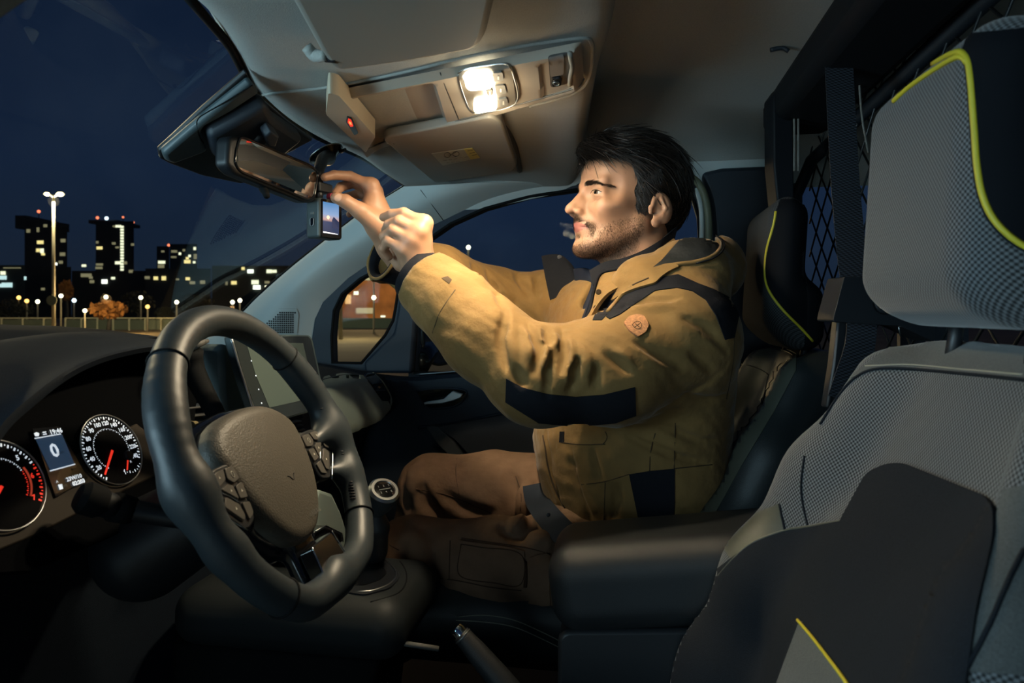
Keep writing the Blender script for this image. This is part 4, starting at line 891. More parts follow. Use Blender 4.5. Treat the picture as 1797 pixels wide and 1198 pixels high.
prism('fuel_icon', [CP(a, b, .0016) for a, b in ((60, 760), (64, 758), (69, 760), (68, 765), (62, 765))], -CN*.0003, M['tick_white'], dsp)
line((75, 758.5), (81, 757.5), .0006, M['tick_white'], dsp); line((76, 762), (82, 761), .0006, M['tick_white'], dsp)
text('display_text', '23W/10', CP(130, 838, .0014), CS, CU, .0062, M['tick_white'], dsp, bold=.0002); text('display_text', '02:203', CP(138, 846, .0014), CS, CU, .0062, M['tick_white'], dsp, bold=.0003)
text('display_text', 'A', CP(100, 845, .0014), CS, CU, .004, M['tick_white'], dsp); text('display_text', 'km', CP(131, 822, .0014), CS, CU, .004, M['print_grey'], dsp)
prism('fuel_icon', [CP(a, b, .0016) for a, b in ((102, 850), (109, 849), (111, 857), (105, 859))], -CN*.0003, M['tick_white'], dsp); text('display_text', 'km', CP(113, 852, .0014), CS, CU, .0055, M['print_grey'], dsp)
bpy.data.objects.remove(IC)
# vents left of the screen and below it
def dprism(nm, pts, x, dx, m, par, **k): return prism(nm, [PX(a, b, x) for a, b in pts], (dx, 0, 0), m, par, **k)
vb = dprism('centre_vent', [(325, 706), (440, 692), (470, 770), (372, 790), (345, 770)], -.64, -.01, M['black_plastic'], DB)
for k in range(4):
    y = 712+k*14; a, b = PX(333+k*3, y+3, -.615), PX(446+k*5, y-11, -.615)
    prism('vent_slat', [a, b, b+A(-.02, 0, .003), a+A(-.02, 0, .003)], (0, 0, -.003), M['slat'], vb, bev=.001)
prism('vent_tab', [PX(x, y, -.600) for x, y in ((380, 745), (398, 741), (398, 745), (381, 749))], (-.015, 0, 0), M['satin_metal'], vb)
prism('vent_side_trim', [PX(x, y, -.60) for x, y in ((339, 739), (346, 738), (372, 766), (360, 770))], (-.02, 0, 0), mat('tan_trim', (.30, .25, .13), .6, noise=(900, .4)), DB, bev=.001)
PD = [row([(318, 640), (360, 640), (410, 655)], -.80), row([(318, 662), (350, 660), (400, 672)], -.74), row([(318, 690), (350, 686), (400, 690)], -.68), row([(318, 704), (350, 702), (400, 700)], -.645)]
surf(PD, 10, 10, .006, 'vent_pad', M['dash_skin'], DB)
vb2 = dprism('lower_vent', [(468, 742), (530, 728), (545, 756), (540, 768), (500, 778), (470, 762)], -.585, -.01, M['black_gloss'], DB)
for k in range(3):
    a, b = PX(474+k*3, 750+k*7, -.575), PX(530+k*3, 738+k*7, -.575); prism('vent_slat', [a, b, b+A(-.01, 0, .002), a+A(-.01, 0, .002)], (0, 0, -.002), M['slat'], vb2, bev=.0006)
lathe('vent_dial', [(.0005, 0), (.016, 0), (.018, .004), (.016, .010), (.0005, .010)], PX(488, 752, -.575), (1, 0, .2), M['black_plastic'], DB, 28)
prism('button_row', [PX(x, y, -.565) for x, y in ((512, 764), (530, 759), (533, 765), (516, 770))], (-.01, 0, 0), M['print_grey'], DB)
# infotainment screen
SR = thing('infotainment_screen', 'dark tablet-style screen standing on the centre of the dashboard', 'screen', tuple(PX(510, 660, -.57)))
BL, BR, TR, TL = PX(456, 744, -.548), PX(573, 712, -.548), PX(545, 588, -.585), PX(408, 588, -.585)
su = unit(TL-BL); ss = unit(BR-BL); sn = unit(np.cross(ss, su)); TR = BR+(TR-BR)
def SP(px, py, off=0.0): return PP(px, py, BL+sn*off, sn)
so = rounded([SP(a, b) for a, b in ((405, 586), (440, 585), (543, 587), (549, 594), (574, 710), (568, 716), (462, 746), (452, 740), (425, 660))], .008, 4)
prism('housing', so, -sn*.014, mat('screen_back', (.075, .11, .12), .45), SR, bev=.003)
prism('bezel', rounded([SP(a, b, .0006) for a, b in ((409, 590), (541, 590), (546, 596), (570, 708), (565, 713), (464, 743), (456, 738), (428, 660))], .006, 4), -sn*.0005, mat('bezel_glass', (.030, .038, .040), .16), SR)
prism('display', [SP(a, b, .0012) for a, b in ((432, 600), (532, 602), (553, 697), (473, 715), (448, 655))], -sn*.0005, mat('display_off', (.10, .135, .125), .22), SR, label='grey unlit display area')
for a, b in ((441, 633), (449, 659), (454, 683), (459, 707)): lathe('touch_key', [(.0001, 0), (.0013, 0), (.0013, .0003), (.0001, .0003)], SP(a, b, .001), sn, M['tick_white'], SR, 10)
ls = [SP(a, b, .0012) for a, b in ((405, 586), (426, 660), (453, 740))]; tube('edge_highlight_trim', [SP(a, b, .0005) for a, b in ((404, 588), (426, 662), (453, 742))], .0022, M['satin_metal'], SR, 8, n=12)
prism('port_cover', [SP(a, b, .0012) for a, b in ((556, 686), (563, 685), (565, 694), (558, 695))], -sn*.0004, M['print_grey'], SR)
dprism('screen_stand', [(390, 606), (403, 602), (420, 655), (444, 736), (400, 744), (392, 690)], -.60, -.05, bpy.data.materials['screen_back'], SR, bev=.008)
prism('stand_wing', [PX(x, y, -.66) for x, y in ((369, 658), (386, 650), (392, 668), (380, 672))], (-.03, 0, 0), M['dash_panel'], SR, bev=.004)
# ================================================================ STEERING WHEEL, COLUMN, STALKS
ty, tt = radians(2.8), radians(26.9)
WNN = unit((cos(tt)*cos(ty), cos(tt)*sin(ty), sin(tt))); WSS = unit(np.cross((0, 0, 1), WNN)); WUU = np.cross(WNN, WSS)
WC = A(-.4037, .7438, ZC-.1643); RW = .175
def WP(s, u, n=0.0): return WC+WSS*s+WUU*u+WNN*n
SW = thing('steering_wheel', 'black leather three-spoke steering wheel in front of the instruments', 'steering wheel', tuple(WC))
def rimpt(a):
    s, u = RW*cos(a), RW*sin(a)
    if u < -.155: u = -.155-(-.155-u)*.35
    return s, u
f = Field(WC-.23, WC+.23, .0035)
pts = [WP(*rimpt(a)) for a in np.linspace(0, 2*pi, 73)]
for i in range(72):
    a = (i+.5)/72*2*pi; g = .0185+.0018*(math.exp(-((a-radians(28))/.2)**2)+math.exp(-((a-radians(152))/.2)**2)); f.cap(pts[i], pts[i+1], g, g, 0)
# spoke roots in leather
for sg in (-1, 1):
    f.chain([WP(sg*.168, .000, -.004), WP(sg*.128, -.004, -.012)], [.018, .010], .03)
    f.chain([WP(sg*.155, -.062, -.004), WP(sg*.13, -.05, -.012)], [.014, .008], .02)
f.chain([WP(0, -.150, -.003), WP(0, -.14, -.012)], [.014, .006], .03)
rim = f.obj('rim', M['wheel_leather'], SW)
def ringat(nm, a, m, r=.0012, R_=.0192):
    s0, u0 = rimpt(a); c = WP(s0, u0); t = unit(WP(*rimpt(a+.02))-WP(*rimpt(a-.02))); o = unit(c-WC); w = np.cross(t, o); g = R_
    tube(nm, [c+(o*cos(k)+w*sin(k))*g for k in np.linspace(0, 2*pi, 25)[:-1]], r, m, rim, 6, closed=True)
for a in (133, 41, -43, -130): ringat('leather_joint', radians(a), M['black_rubber'])
# stitching on the inner side of the grip
for a0, a1 in ((-38, 12),):
    for k in range(34):
        a = radians(a0+(a1-a0)*k/33); s0, u0 = rimpt(a); c = WP(s0, u0); o = unit(WC-c); w = np.cross(unit(WP(*rimpt(a+.02))-c), o)
        q = c+o*.0178+WNN*.004; d_ = unit(WP(*rimpt(a+.02))-c)
        tube('stitch', [q-WNN*.004+d_*.0012, q+WNN*.001+o*.0012, q+WNN*.004-d_*.0012], .0010, M['stitch'], rim, 5)
# hub cover
hub = Field(WC-.17, WC+.17, .0028)
HN = -.022
prof2 = [(-.098, .032), (-.075, .056), (-.02, .066), (.04, .062), (.085, .038), (.090, .01), (.075, -.045), (.045, -.088), (.015, -.104), (-.02, -.104), (-.05, -.088), (-.082, -.045), (-.098, .005)]
Ps = spline([(a, b, 0) for a, b in prof2], 120, True)[:, :2]
def hubsdf(x, y, z):
    dx, dy, dz = x-WC[0], y-WC[1], z-WC[2]; s = dx*WSS[0]+dy*WSS[1]+dz*WSS[2]; u = dx*WUU[0]+dy*WUU[1]+dz*WUU[2]; n = dx*WNN[0]+dy*WNN[1]+dz*WNN[2]
    best = np.full(s.shape, 9., np.float32); ins = np.zeros(s.shape, bool)
    for i in range(0, 120, 3):
        a, b = Ps[i], Ps[(i+3) % 120]; e = b-a; t = np.clip(((s-a[0])*e[0]+(u-a[1])*e[1])/(e@e), 0, 1); best = np.minimum(best, (s-a[0]-e[0]*t)**2+(u-a[1]-e[1]*t)**2)
        c_ = (a[1] > u) != (b[1] > u)
        if abs(b[1]-a[1]) > 1e-9: ins ^= c_ & (s < (b[0]-a[0])*(u-a[1])/(b[1]-a[1])+a[0])
    d = np.sqrt(best); d = np.where(ins, -d, d)+.014
    top = n-(.004-0.9*((s+.003)**2+(u+.015)**2)); bot = -(n+.055); v = np.maximum(top, bot)+.014
    return np.minimum(np.maximum(d, v), 0)+np.sqrt(np.maximum(d, 0)**2+np.maximum(v, 0)**2)-.014
hub.put(WC-.12, WC+.12, hubsdf)
hb_ = hub.obj('hub_cover', M['hub_leather'], SW); hbt = obvh(hb_)
ho = Vector(WNN)
def onhub(s, u, lift=0.0):
    o = Vector(WP(s, u, .2)); l, n_, i, d = hbt.ray_cast(o, -ho); return (np.array(l)+np.array(WNN)*lift) if l else WP(s, u, 0)
def strip(nm, q, r, m, par): return tube(nm, [onhub(a, b, r*.3) for a, b in q], r, m, par, 6)
mk = mat('hub_mark', (.012, .012, .012), .5)
strip('horn_symbol', [(-.004+.0, -.030), (.000, -.035), (.004, -.035), (.007, -.030)], .0007, mk, hb_); strip('horn_symbol', [(-.008, -.029), (-.004, -.030)], .0007, mk, hb_); strip('horn_symbol', [(.007, -.030), (.011, -.028)], .0007, mk, hb_)
text('airbag_lettering', 'AIRBAG', onhub(.022, -.082, .0006), WSS, WUU, .009, M['print_grey'], hb_)
# backing plate with gloss edge, spokes
bk = Field(WC-.2, WC+.2, .003)
bk.put(WC-.14, WC+.14, lambda x, y, z: hubsdf(x+WNN[0]*.02, y+WNN[1]*.02, z+WNN[2]*.02)-.006)
for sg in (-1, 1):
    bk.box(WP(sg*.105, -.022, -.022), (.055, .034, .010), .008, .01, R=(WSS, WUU, WNN))
bk.box(WP(0.0, -.115, -.026), (.030, .045, .010), .008, .01, R=(WSS, WUU, WNN))
bk.obj('hub_backing', M['black_gloss'], SW)
# control pads with buttons
def CPD(sg, a, b, n=0.0): return WP(sg*(.082+(a-.082)*(1.16 if sg > 0 else 1.0)), -.02+(b+.02)*1.08, n)
for sg, nm in ((1, 'right'), (-1, 'left')):
    o3 = [(.082, .010), (.120, .010), (.146, -.004), (.150, -.018), (.108, -.056), (.086, -.050)]
    cp = prism('control_pad', rounded([CPD(sg, a, b, -.006) for a, b in o3], .008, 4), -WNN*.012, M['black_plastic'], SW, bev=.002, label='glossy %s-hand control pad' % nm)
    tube('chrome_edge', [CPD(sg, a, b, -.005) for a, b in ((.146, -.022), (.130, -.038), (.108, -.057))], .0011, M['chrome'], cp, 6, n=8)
    tube('chrome_edge', [CPD(sg, a, b, -.005) for a, b in ((.102, -.030), (.112, -.020), (.122, -.014))], .0008, M['chrome'], cp, 6, n=8)
    btn = [[(.084, .006), (.102, .006), (.106, -.004), (.098, -.010), (.084, -.008)], [(.105, .006), (.120, .006), (.132, 0), (.124, -.008), (.109, -.004)], [(.084, -.012), (.098, -.013), (.100, -.026), (.086, -.028)],
           [(.102, -.012), (.110, -.008), (.122, -.011), (.110, -.020), (.102, -.026)], [(.128, -.009), (.136, -.003), (.143, -.010), (.134, -.022), (.126, -.017)], [(.106, -.030), (.122, -.018), (.130, -.026), (.110, -.046), (.104, -.042)], [(.087, -.032), (.100, -.030), (.101, -.048), (.089, -.044)]]
    for k, q in enumerate(btn):
        b_ = prism('button', rounded([CPD(sg, a, b, -.0035) for a, b in q], .0025, 3), -WNN*.004, mat('button_grey', (.075, .070, .062), .5) if 'button_grey' not in MATS else M['button_grey'], cp, bev=.0008)
        cx_, cy_ = np.mean(q, 0)
        if k == 0: tube('button_symbol', [CPD(sg, cx_+.0022*cos(t), cy_+.0032*sin(t), -.0032) for t in np.linspace(0, 2*pi, 13)[:-1]], .0004, M['mark_pale'], b_, 5, closed=True)
        elif k < 6: prism('button_symbol', [CPD(sg, cx_+a, cy_+b, -.0033) for a, b in ((-.0015, -.001), (.0015, -.001), (0, .0018))], WNN*.0002, M['mark_pale'], b_)
# lower spoke: gloss frame and badge
ls_ = prism('lower_spoke', rounded([WP(a, b, .004) for a, b in ((-.028, -.112), (.030, -.112), (.040, -.154), (.032, -.163), (-.020, -.163), (-.030, -.154))], .005, 4), -WNN*.018, M['black_gloss'], SW, bev=.002)
tube('chrome_edge', [WP(a, b, .0045) for a, b in ((-.028, -.112), (-.030, -.152), (-.020, -.163), (.032, -.163), (.040, -.154), (.030, -.112))], .0010, M['chrome'], ls_, 6, n=30)
prism('spoke_badge', rounded([WP(a, b, .0056) for a, b in ((.006, -.144), (.032, -.144), (.034, -.160), (.006, -.160))], .003, 3), -WNN*.002, mat('badge_blue', (.04, .09, .16), .15, metal=.6), ls_, bev=.0006)
tube('badge_rim', rounded([WP(a, b, .0060) for a, b in ((.006, -.144), (.032, -.144), (.034, -.160), (.006, -.160))], .003, 3), .0009, M['chrome'], ls_, 6, closed=True)
# column shroud
CO = thing('steering_column', 'dark steering column shroud behind the wheel', 'steering column', tuple(WP(0, -.02, -.12)))
f = Field(WP(0, -.02, -.12)-.16, WP(0, -.02, -.12)+.16, .006); f.chain([WP(0, -.02, -.06), WP(0, -.03, -.2)], [.045, .06], 0); f.obj('shroud', M['black_plastic'], CO)
# stalks
S1 = thing('indicator_stalk', 'short dark round-ended stalk below the trip display', 'stalk', tuple(PY(180, 880, .56)))
c_ = WP(-.05, -.03, -.09)
tube('lever', [P(150, 873, .70), P(185, 885, .715), P(220, 893, .735), c_], [.014, .0125, .011, .010], M['black_plastic'], S1, 14, n=20)
lathe('rotary_end', [(.001, -.004), (.012, -.003), (.0165, .003), (.0165, .018), (.013, .024), (.001, .024)], P(142, 871, .695), P(185, 884, .71)-P(142, 871, .695), M['black_rubber'], S1, 20)
tube('ribbed_collar', [P(200, 889, .722), P(228, 895, .74)], [.0155, .0145], M['black_rubber'], S1, 16)
S2 = thing('wiper_stalk', 'dark wiper stalk peeking between wheel rim and screen', 'stalk', tuple(PX(335, 640, -.52)))
tube('lever', [WP(.05, -.01, -.07), P(345, 662, .93), P(335, 616, .93)], [.010, .012, .016], M['black_rubber'], S2, 14, n=14)
tube('end_switch', [P(341, 606, .93), P(364, 598, .96)], [.006, .003], M['print_grey'], S2, 10)
# ================================================================ SEATS
mat('seat_weave', (0.078, 0.086, 0.092), .9, spec=.2, weave=(0.0050, .8), sheen=.2)
mat('seat_plain', (0.062, 0.068, 0.068), .9, spec=.2, bump=(900, .5, .001), noise=(600, .25), sheen=.2)
mat('seat_dark', (0.0075, 0.010, 0.014), .9, spec=.15, bump=(900, .4, .0008), noise=(800, .35))
mat('seat_black', (0.004, 0.005, 0.007), .8, spec=.08)
mat('seat_leather', (0.050, 0.054, 0.042), .45, bump=(1200, .4, .0006))
mat('seat_leather_dark', (0.013, 0.017, 0.019), .42, spec=.35, bump=(900, .5, .0008))
mat('piping_yellow', (0.44, 0.38, 0.018), .55)
def seat(y0, x0, label, main, hr_main, h=.007, dz=0.0, hs=1.0, nb=.6):
    ZC = 1.30+dz
    T = thing('car_seat', label, 'seat', (x0+.1, y0, .62), None)
    up = unit((.371, 0, .928)); fw = unit((-.928, 0, .371)); R = (fw, A(0, 1, 0), up)
    f = Field((x0-.10, y0-.31, .66), (x0+.48, y0+.31, 1.36), h)
    f.box((x0+.300, y0, ZC-.22), (.050, .175, .20), .045, R=R)
    f.box((x0+.220, y0, ZC-.42), (.055, .235, .19), .05, .09, R=R)
    for s in (-1, 1):
        f.chain([(x0+.300, y0+s*.160, ZC-.080), (x0+.245, y0+s*.198, ZC-.20), (x0+.18, y0+s*.215, ZC-.33), (x0+.128, y0+s*.225, ZC-.46), (x0+.085, y0+s*.215, ZC-.56)], [r_*(nb if s < 0 else 1) for r_ in (.038, .044, .050, .052, .05)], .045)
    back = f.obj('backrest', main, T)
    g = Field((x0+.18, y0-.18, ZC-.06), (x0+.50, y0+.18, ZC+.27), .0045)
    tx = 1.0 if hs == 1.0 else .66
    g.box((x0+.255+.050*tx, y0, ZC+.117), (.050*tx, .128*hs, .116*hs), .038, R=(unit((-1, 0, .06)), A(0, 1, 0), unit((.06, 0, 1))))
    g.box((x0+.285+.050*tx, y0, ZC+.060-.03*(1-tx)*3), (.050*tx+.004, .118, .07-.03*(1-tx)), .032, .03)
    hr = g.obj('headrest', hr_main, T)
    bk = Field((x0+.18, y0-.18, ZC-.06), (x0+.50, y0+.18, ZC+.27), .0045)
    bk.F = g.F-.0014; bk.box((x0+.10, y0, ZC+.1), (.215, .3, .4), .01, .004, 's'); bk.obj('headrest_shell', M['seat_black'], T)
    for s in (-1, 1): tube('headrest_post', [(x0+.335, y0+s*.07, ZC+.01), (x0+.325, y0+s*.07, ZC-.06)], .007, M['black_plastic'], T, 10)
    return T, back, hr
T1, B1, H1 = seat(.69, 0.0, "driver's seat in the right foreground, grey woven fabric with yellow piping", M['seat_weave'], M['seat_weave'])
T2, B2, H2 = seat(1.36, -0.015, 'far passenger seat behind the man, dark leather bolster, yellow-piped headrest', M['seat_leather_dark'], mat('seat_weave_dark', (0.034, 0.038, 0.042), .9, spec=.2, weave=(0.0050, .6)), .008, -.034, 1.06, 1.0)
h1 = obvh(H1); b1 = obvh(B1); h2 = obvh(H2); b2 = obvh(B2)
pip1 = [(1576, 158), (1602, 138), (1640, 112), (1672, 94), (1688, 91), (1699, 104), (1705, 140), (1711, 220), (1716, 290), (1726, 345), (1748, 390), (1790, 428), (1850, 455)]
seam('piping', pip1, h1, .0026, M['piping_yellow'], T1, lift=.0008, label='yellow piping around the headrest')
seam('piping', [(1570, 178), (1580, 168), (1604, 148), (1642, 122), (1668, 106), (1684, 99), (1692, 100), (1699, 110)], h1, .0026, M['piping_yellow'], T1, lift=.0008)
panel('headrest_side', [(1688, 92), (1699, 104), (1705, 140), (1711, 220), (1716, 290), (1726, 345), (1748, 390), (1790, 428), (1850, 455), (1900, 300), (1900, 40), (1700, 60)], h1, M['seat_black'], T1, .0, .0012, 9, label='black rear shell of the headrest')
seam('edge_seam', [(x-7, y+4) for x, y in pip1[3:]], h1, .0012, M['seat_dark'], T1, lift=.0)
# driver backrest panels
panel('shoulder_band', [(1485, 668), (1520, 640), (1580, 596), (1640, 570), (1900, 560), (1900, 676), (1797, 667), (1680, 656), (1560, 646), (1520, 652)], b1, M['seat_plain'], T1, .0, .0015, 9, label='plain grey shoulder band')
seam('shoulder_seam', [(1440, 745), (1470, 698), (1500, 664), (1535, 648), (1600, 648), (1700, 657), (1797, 667), (1880, 676)], b1, .0016, M['seat_dark'], T1, lift=.001)
seam('shoulder_stitching', [(1520, 643), (1600, 641), (1700, 650), (1797, 659)], b1, .0008, mat('thread_pale', (.25, .25, .2), .8), T1, lift=.0018)
panel('bolster_cover', [(1480, 914), (1400, 925), (1376, 930), (1320, 952), (1180, 1060), (1150, 1250), (1370, 1250), (1412, 1090)], b1, M['seat_dark'], T1, .0, .0018, 4.5, label='dark fabric side bolster')
panel('leather_corner', [(1368, 884), (1376, 930), (1345, 942), (1320, 960), (1290, 990), (1270, 960), (1330, 900)], b1, M['seat_leather'], T1, .0, .0016, 6, label='olive leather corner')
seam('bolster_seam', [(1412, 800), (1406, 850), (1410, 890), (1418, 922)], b1, .0013, M['seat_dark'], T1, lift=.0005)
seam('corner_seam', [(1368, 884), (1372, 905), (1378, 930)], b1, .0015, M['seat_dark'], T1, lift=.0006)
seam('bolster_seam', [(1480, 914), (1420, 924), (1376, 931), (1322, 952), (1290, 978), (1262, 1010)], b1, .0016, M['seat_leather'], T1, lift=.0008)
ins = panel('centre_insert', [(1560, 816), (1590, 814), (1735, 872), (1752, 892), (1750, 940), (1720, 1060), (1690, 1250), (1480, 1250), (1412, 1092), (1480, 914), (1525, 832)], b1, M['seat_dark'], T1, .001, .003, 8, rnd=14, maxjump=.14, label='dark charcoal centre insert')
panel('lower_panel', [(1412, 1092), (1372, 1198), (1360, 1260), (1540, 1260), (1490, 1196), (1450, 1140)], b1, M['seat_plain'], T1, .003, .0025, 8)
seam('piping', [(1409, 1092), (1432, 1118), (1462, 1156), (1495, 1200), (1520, 1240)], b1, .0017, M['piping_yellow'], T1, lift=.0058, label='yellow piping below the insert')
panel('inner_panel', [(1752, 900), (1762, 860), (1900, 830), (1900, 1180), (1790, 1182), (1690, 1178), (1722, 1060)], b1, M['seat_plain'], T1, .0, .0015, 10)
seam('inner_seam', [(1797, 965), (1770, 1020), (1740, 1090), (1700, 1170)], b1, .0016, M['seat_dark'], T1, lift=.0018)
f = Field((-.45, .38, .52), (.30, 1.0, .84), .009); f.box((-.12, .69, .72), (.26, .25, .07), .05); f.obj('cushion', M['seat_dark'], T1)
# passenger seat details
pip2 = [(1362, 371), (1358, 395), (1346, 440), (1343, 480), (1350, 510), (1375, 545), (1405, 575), (1426, 598)]
seam('piping', pip2, h2, .0024, M['piping_yellow'], T2, lift=.0008, label='yellow piping on the far headrest')
panel('headrest_side', pip2+[(1500, 620), (1500, 350), (1370, 350)], h2, M['seat_black'], T2, .0, .001, 6, label='black rear side of the far headrest')
panel('backrest_face', [(1398, 622), (1350, 612), (1270, 625), (1240, 700), (1220, 900), (1240, 930), (1300, 820), (1360, 720), (1397, 650)], b2, M['seat_leather'], T2, .0, .0012, 7, maxjump=.15)
seam('bolster_seam', [(1372, 614), (1392, 622), (1398, 640), (1385, 680), (1350, 742), (1310, 805), (1268, 880), (1234, 935)], b2, .0016, M['seat_leather_dark'], T2, lift=.001)
seam('bolster_stitching', [(1380, 612), (1402, 624), (1406, 644), (1392, 684), (1357, 746), (1317, 809), (1274, 884), (1240, 939)], b2, .0008, M['thread_pale'], T2, lift=.0008)
seam('face_seam', [(1285, 640), (1310, 640), (1335, 648), (1350, 658)], b2, .0012, M['seat_leather_dark'], T2, lift=.0014)
seam('face_seam', [(1350, 658), (1335, 720), (1315, 760)], b2, .0012, M['seat_leather_dark'], T2, lift=.0014)
f = Field((-.50, 1.08, .60), (.32, 1.66, .88), .009); f.box((-.12, 1.37, ZC-.535), (.31, .255, .075), .06); cu = f.obj('cushion', M['seat_leather_dark'], T2)
ct = obvh(cu)
for dy in (0, 12): seam('cushion_stitching', [(800, 1082+dy*.5), (850, 1079+dy), (900, 1087+dy), (950, 1108+dy), (990, 1128+dy)], ct, .0009, M['thread_pale'], cu, lift=.0004)
# ---------------------------------------------------------------- armrest box between the seats
AR = thing('armrest_box', 'black leather centre armrest box between the two seats', 'armrest', (.08, 1.03, .5))
f = Field((-.18, .90, ZC-.50), (.36, 1.18, ZC-.24), .0045); ra = unit((1, 0, .13)); rz = unit((-.13, 0, 1))
f.box((.085, 1.032, ZC-.372), (.195, .088, .062), .042, R=(ra, A(0, 1, 0), rz)); f.obj('lid', M['console_leather'], AR, label='padded leather lid')
prism('bin', rounded([A(-.095, .955, .45), A(.26, .955, .45), A(.26, .955, ZC-.415), A(-.095, .955, ZC-.445)], .02), (0, .155, 0), M['black_plastic'], AR, bev=.006)
# ---------------------------------------------------------------- centre console with gear lever
CC = thing('centre_console', 'dark centre console with gear surround in front of the armrest', 'console', (-.45, 1.03, .46))
f = Field((-.72, .88, .44), (-.27, 1.19, ZC-.36), .0055); f.box((-.50, 1.035, ZC-.462), (.185, .112, .045), .04)
prism('console_base', [A(-.70, .96, .44), A(-.40, .96, .44), A(-.36, .96, ZC-.51), A(-.70, .96, ZC-.51)], (0, .15, 0), M['black_rubber'], CC, bev=.01)
cb = f.obj('console_body', mat('console_teal', (.014, .018, .020), .6, spec=.25), CC); cbt = obvh(cb)
panel('gear_surround', [(622, 968), (650, 962), (672, 975), (702, 1008), (700, 1018), (684, 1034), (640, 1046), (600, 1040)], cbt, M['black_plastic'], CC, .0005, .002, 4, rnd=8)
seam('surround_rim', [(640, 966), (660, 972), (676, 984), (696, 1006), (693, 1018), (680, 1029), (650, 1039), (625, 1040)], cbt, .0016, M['satin_metal'], CC, lift=.002)
panel('storage_tray', [(630, 985), (650, 978), (664, 990), (680, 1008), (668, 1020), (640, 1030), (612, 1030)], cbt, M['black_gloss'], CC, .002, .002, 4, rnd=6)
seam('console_seam', [(655, 948), (690, 972), (712, 1000), (712, 1024), (696, 1042), (650, 1056)], cbt, .0012, M['black_rubber'], CC, lift=0)
prism('stack_panel', [PX(a, b, -.50) for a, b in ((560, 858), (584, 866), (600, 900), (614, 945), (600, 1010), (552, 985), (548, 900))], (-.06, 0, 0), M['dash_panel'], CC, bev=.006)
bx = prism('phone_tray', [PX(a, b, -.475) for a, b in ((553, 932), (572, 922), (600, 936), (602, 950), (560, 975), (548, 960))], (-.02, 0, 0), M['black_gloss'], CC, bev=.003)
tube('tray_edge', [PX(a, b, -.472) for a, b in ((553, 932), (572, 922), (600, 936), (602, 950))], .0012, M['satin_metal'], bx, 6)
GL = thing('gear_lever', 'gear lever with round black knob and chrome ring beside the knee', 'gear lever', tuple(P(674, 960, 1.1)))
kc = P(674, 861, 1.095); ax = unit((.45, -.42, .80))
lathe('knob', [(.0005, -.055), (.012, -.055), (.016, -.045), (.0245, -.022), (.0262, -.008), (.0250, -.001), (.0005, 0)], kc, ax, M['wheel_leather'], GL, 36)
lathe('knob_ring', [(.0170, -.001), (.0250, -.002), (.0255, .001), (.0220, .0045), (.0175, .0045), (.0160, .002)], kc, ax, M['satin_metal'], GL, 40, label='satin chrome ring')
cap = lathe('knob_cap', [(.0003, .001), (.0172, .001), (.0172, .003), (.010, .0042), (.0003, .0046)], kc, ax, M['black_gloss'], GL, 32)
s_, t_, _ = basis(ax)
for k, ch in enumerate('135246R'[:6]):
    text('gear_number', ch, kc+ax*.0048+s_*(-.009+.009*(k % 3))+t_*(.006 if k < 3 else -.006), s_, t_, .0055, M['tick_white'] if False else M['satin_metal'], cap)
prism('shift_pattern', [kc+ax*.0047+s_*a+t_*b for a, b in ((-.010, -.0005), (.010, -.0005), (.010, .0005), (-.010, .0005))], ax*.0002, M['satin_metal'], cap)
f = Field(P(674, 960, 1.1)-.10, P(674, 960, 1.1)+.14, .005); f.chain([kc-ax*.05, P(664, 925, 1.12), P(650, 962, 1.15)], [.013, .017, .030], .01); f.obj('gaiter', M['console_leather'], GL)
HBk = thing('handbrake', 'handbrake lever with chrome release button below the seat', 'handbrake', tuple(P(900, 1200, .95)))
h0, h1_ = P(809, 1112, .955), P(915, 1235, .93)
tube('grip', [h0, h0*.85+h1_*.15, h0*.5+h1_*.5, h1_], [.0125, .0155, .0170, .0165], M['console_leather'], HBk, 18, n=14)
hd_ = unit(h0-h1_); lathe('release_button', [(.0003, .012), (.0085, .011), (.0100, .007), (.0100, -.004), (.0003, -.004)], h0, hd_, M['chrome'], HBk, 22)
tube('grip_ring', [h0-hd_*.004+basis(hd_)[0]*.0125*cos(t)+basis(hd_)[1]*.0125*sin(t) for t in np.linspace(0, 2*pi, 25)[:-1]], .0012, M['satin_metal'], HBk, 6, closed=True)
tube('brake_slot_lever', [P(705, 1128, 1.0), P(770, 1138, 1.0)], .004, M['print_grey'], HBk, 8)
# ================================================================ PARTITION, BELTS
PT = thing('partition_grille', 'black steel mesh partition with frame behind the seats', 'partition', (.42, 1.0, .5))
XM = .43; V = []; F = []; gs = []
ya, yb, za, zb = .25, 1.71, .62, ZC+.415; py_, pz_ = .088, .078
def clipseg(p, q):
    p = np.array(p); q = np.array(q); d = q-p; t0, t1 = 0., 1.
    for i, (lo, hi) in enumerate(((ya, yb), (za, zb))):
        if abs(d[i]) < 1e-9: continue
        a, b = (lo-p[i])/d[i], (hi-p[i])/d[i]
        if a > b: a, b = b, a
        t0, t1 = max(t0, a), min(t1, b)
    return (p+d*t0, p+d*t1) if t1-t0 > 1e-3 else None
sl = pz_/py_; H_ = zb-za
for k in range(-14, 32):
    for s in (1, -1):
        y0_ = ya+k*py_; L_ = H_/sl; seg_ = clipseg((y0_, za if s > 0 else zb), (y0_+L_, zb if s > 0 else za))
        if seg_ is None: continue
        p, q = seg_; n_ = max(2, int(np.linalg.norm(q-p)/.02))
        gs.append(tube_geo([A(XM+.0018*s, *(p+(q-p)*t)) for t in np.linspace(0, 1, 2)], .0021, 5))
V, F = merge(gs); mesh('wire_mesh', V, F, mat('wire_black', (.008, .010, .012), .4, spec=.45), PT, label='diamond wire mesh')
dfr = mat('frame_black', (.005, .007, .010), .6, spec=.2)
box('top_rail', (.345, .95, ZC+.405), (.13, 1.1, .075), dfr, PT, bev=.02)
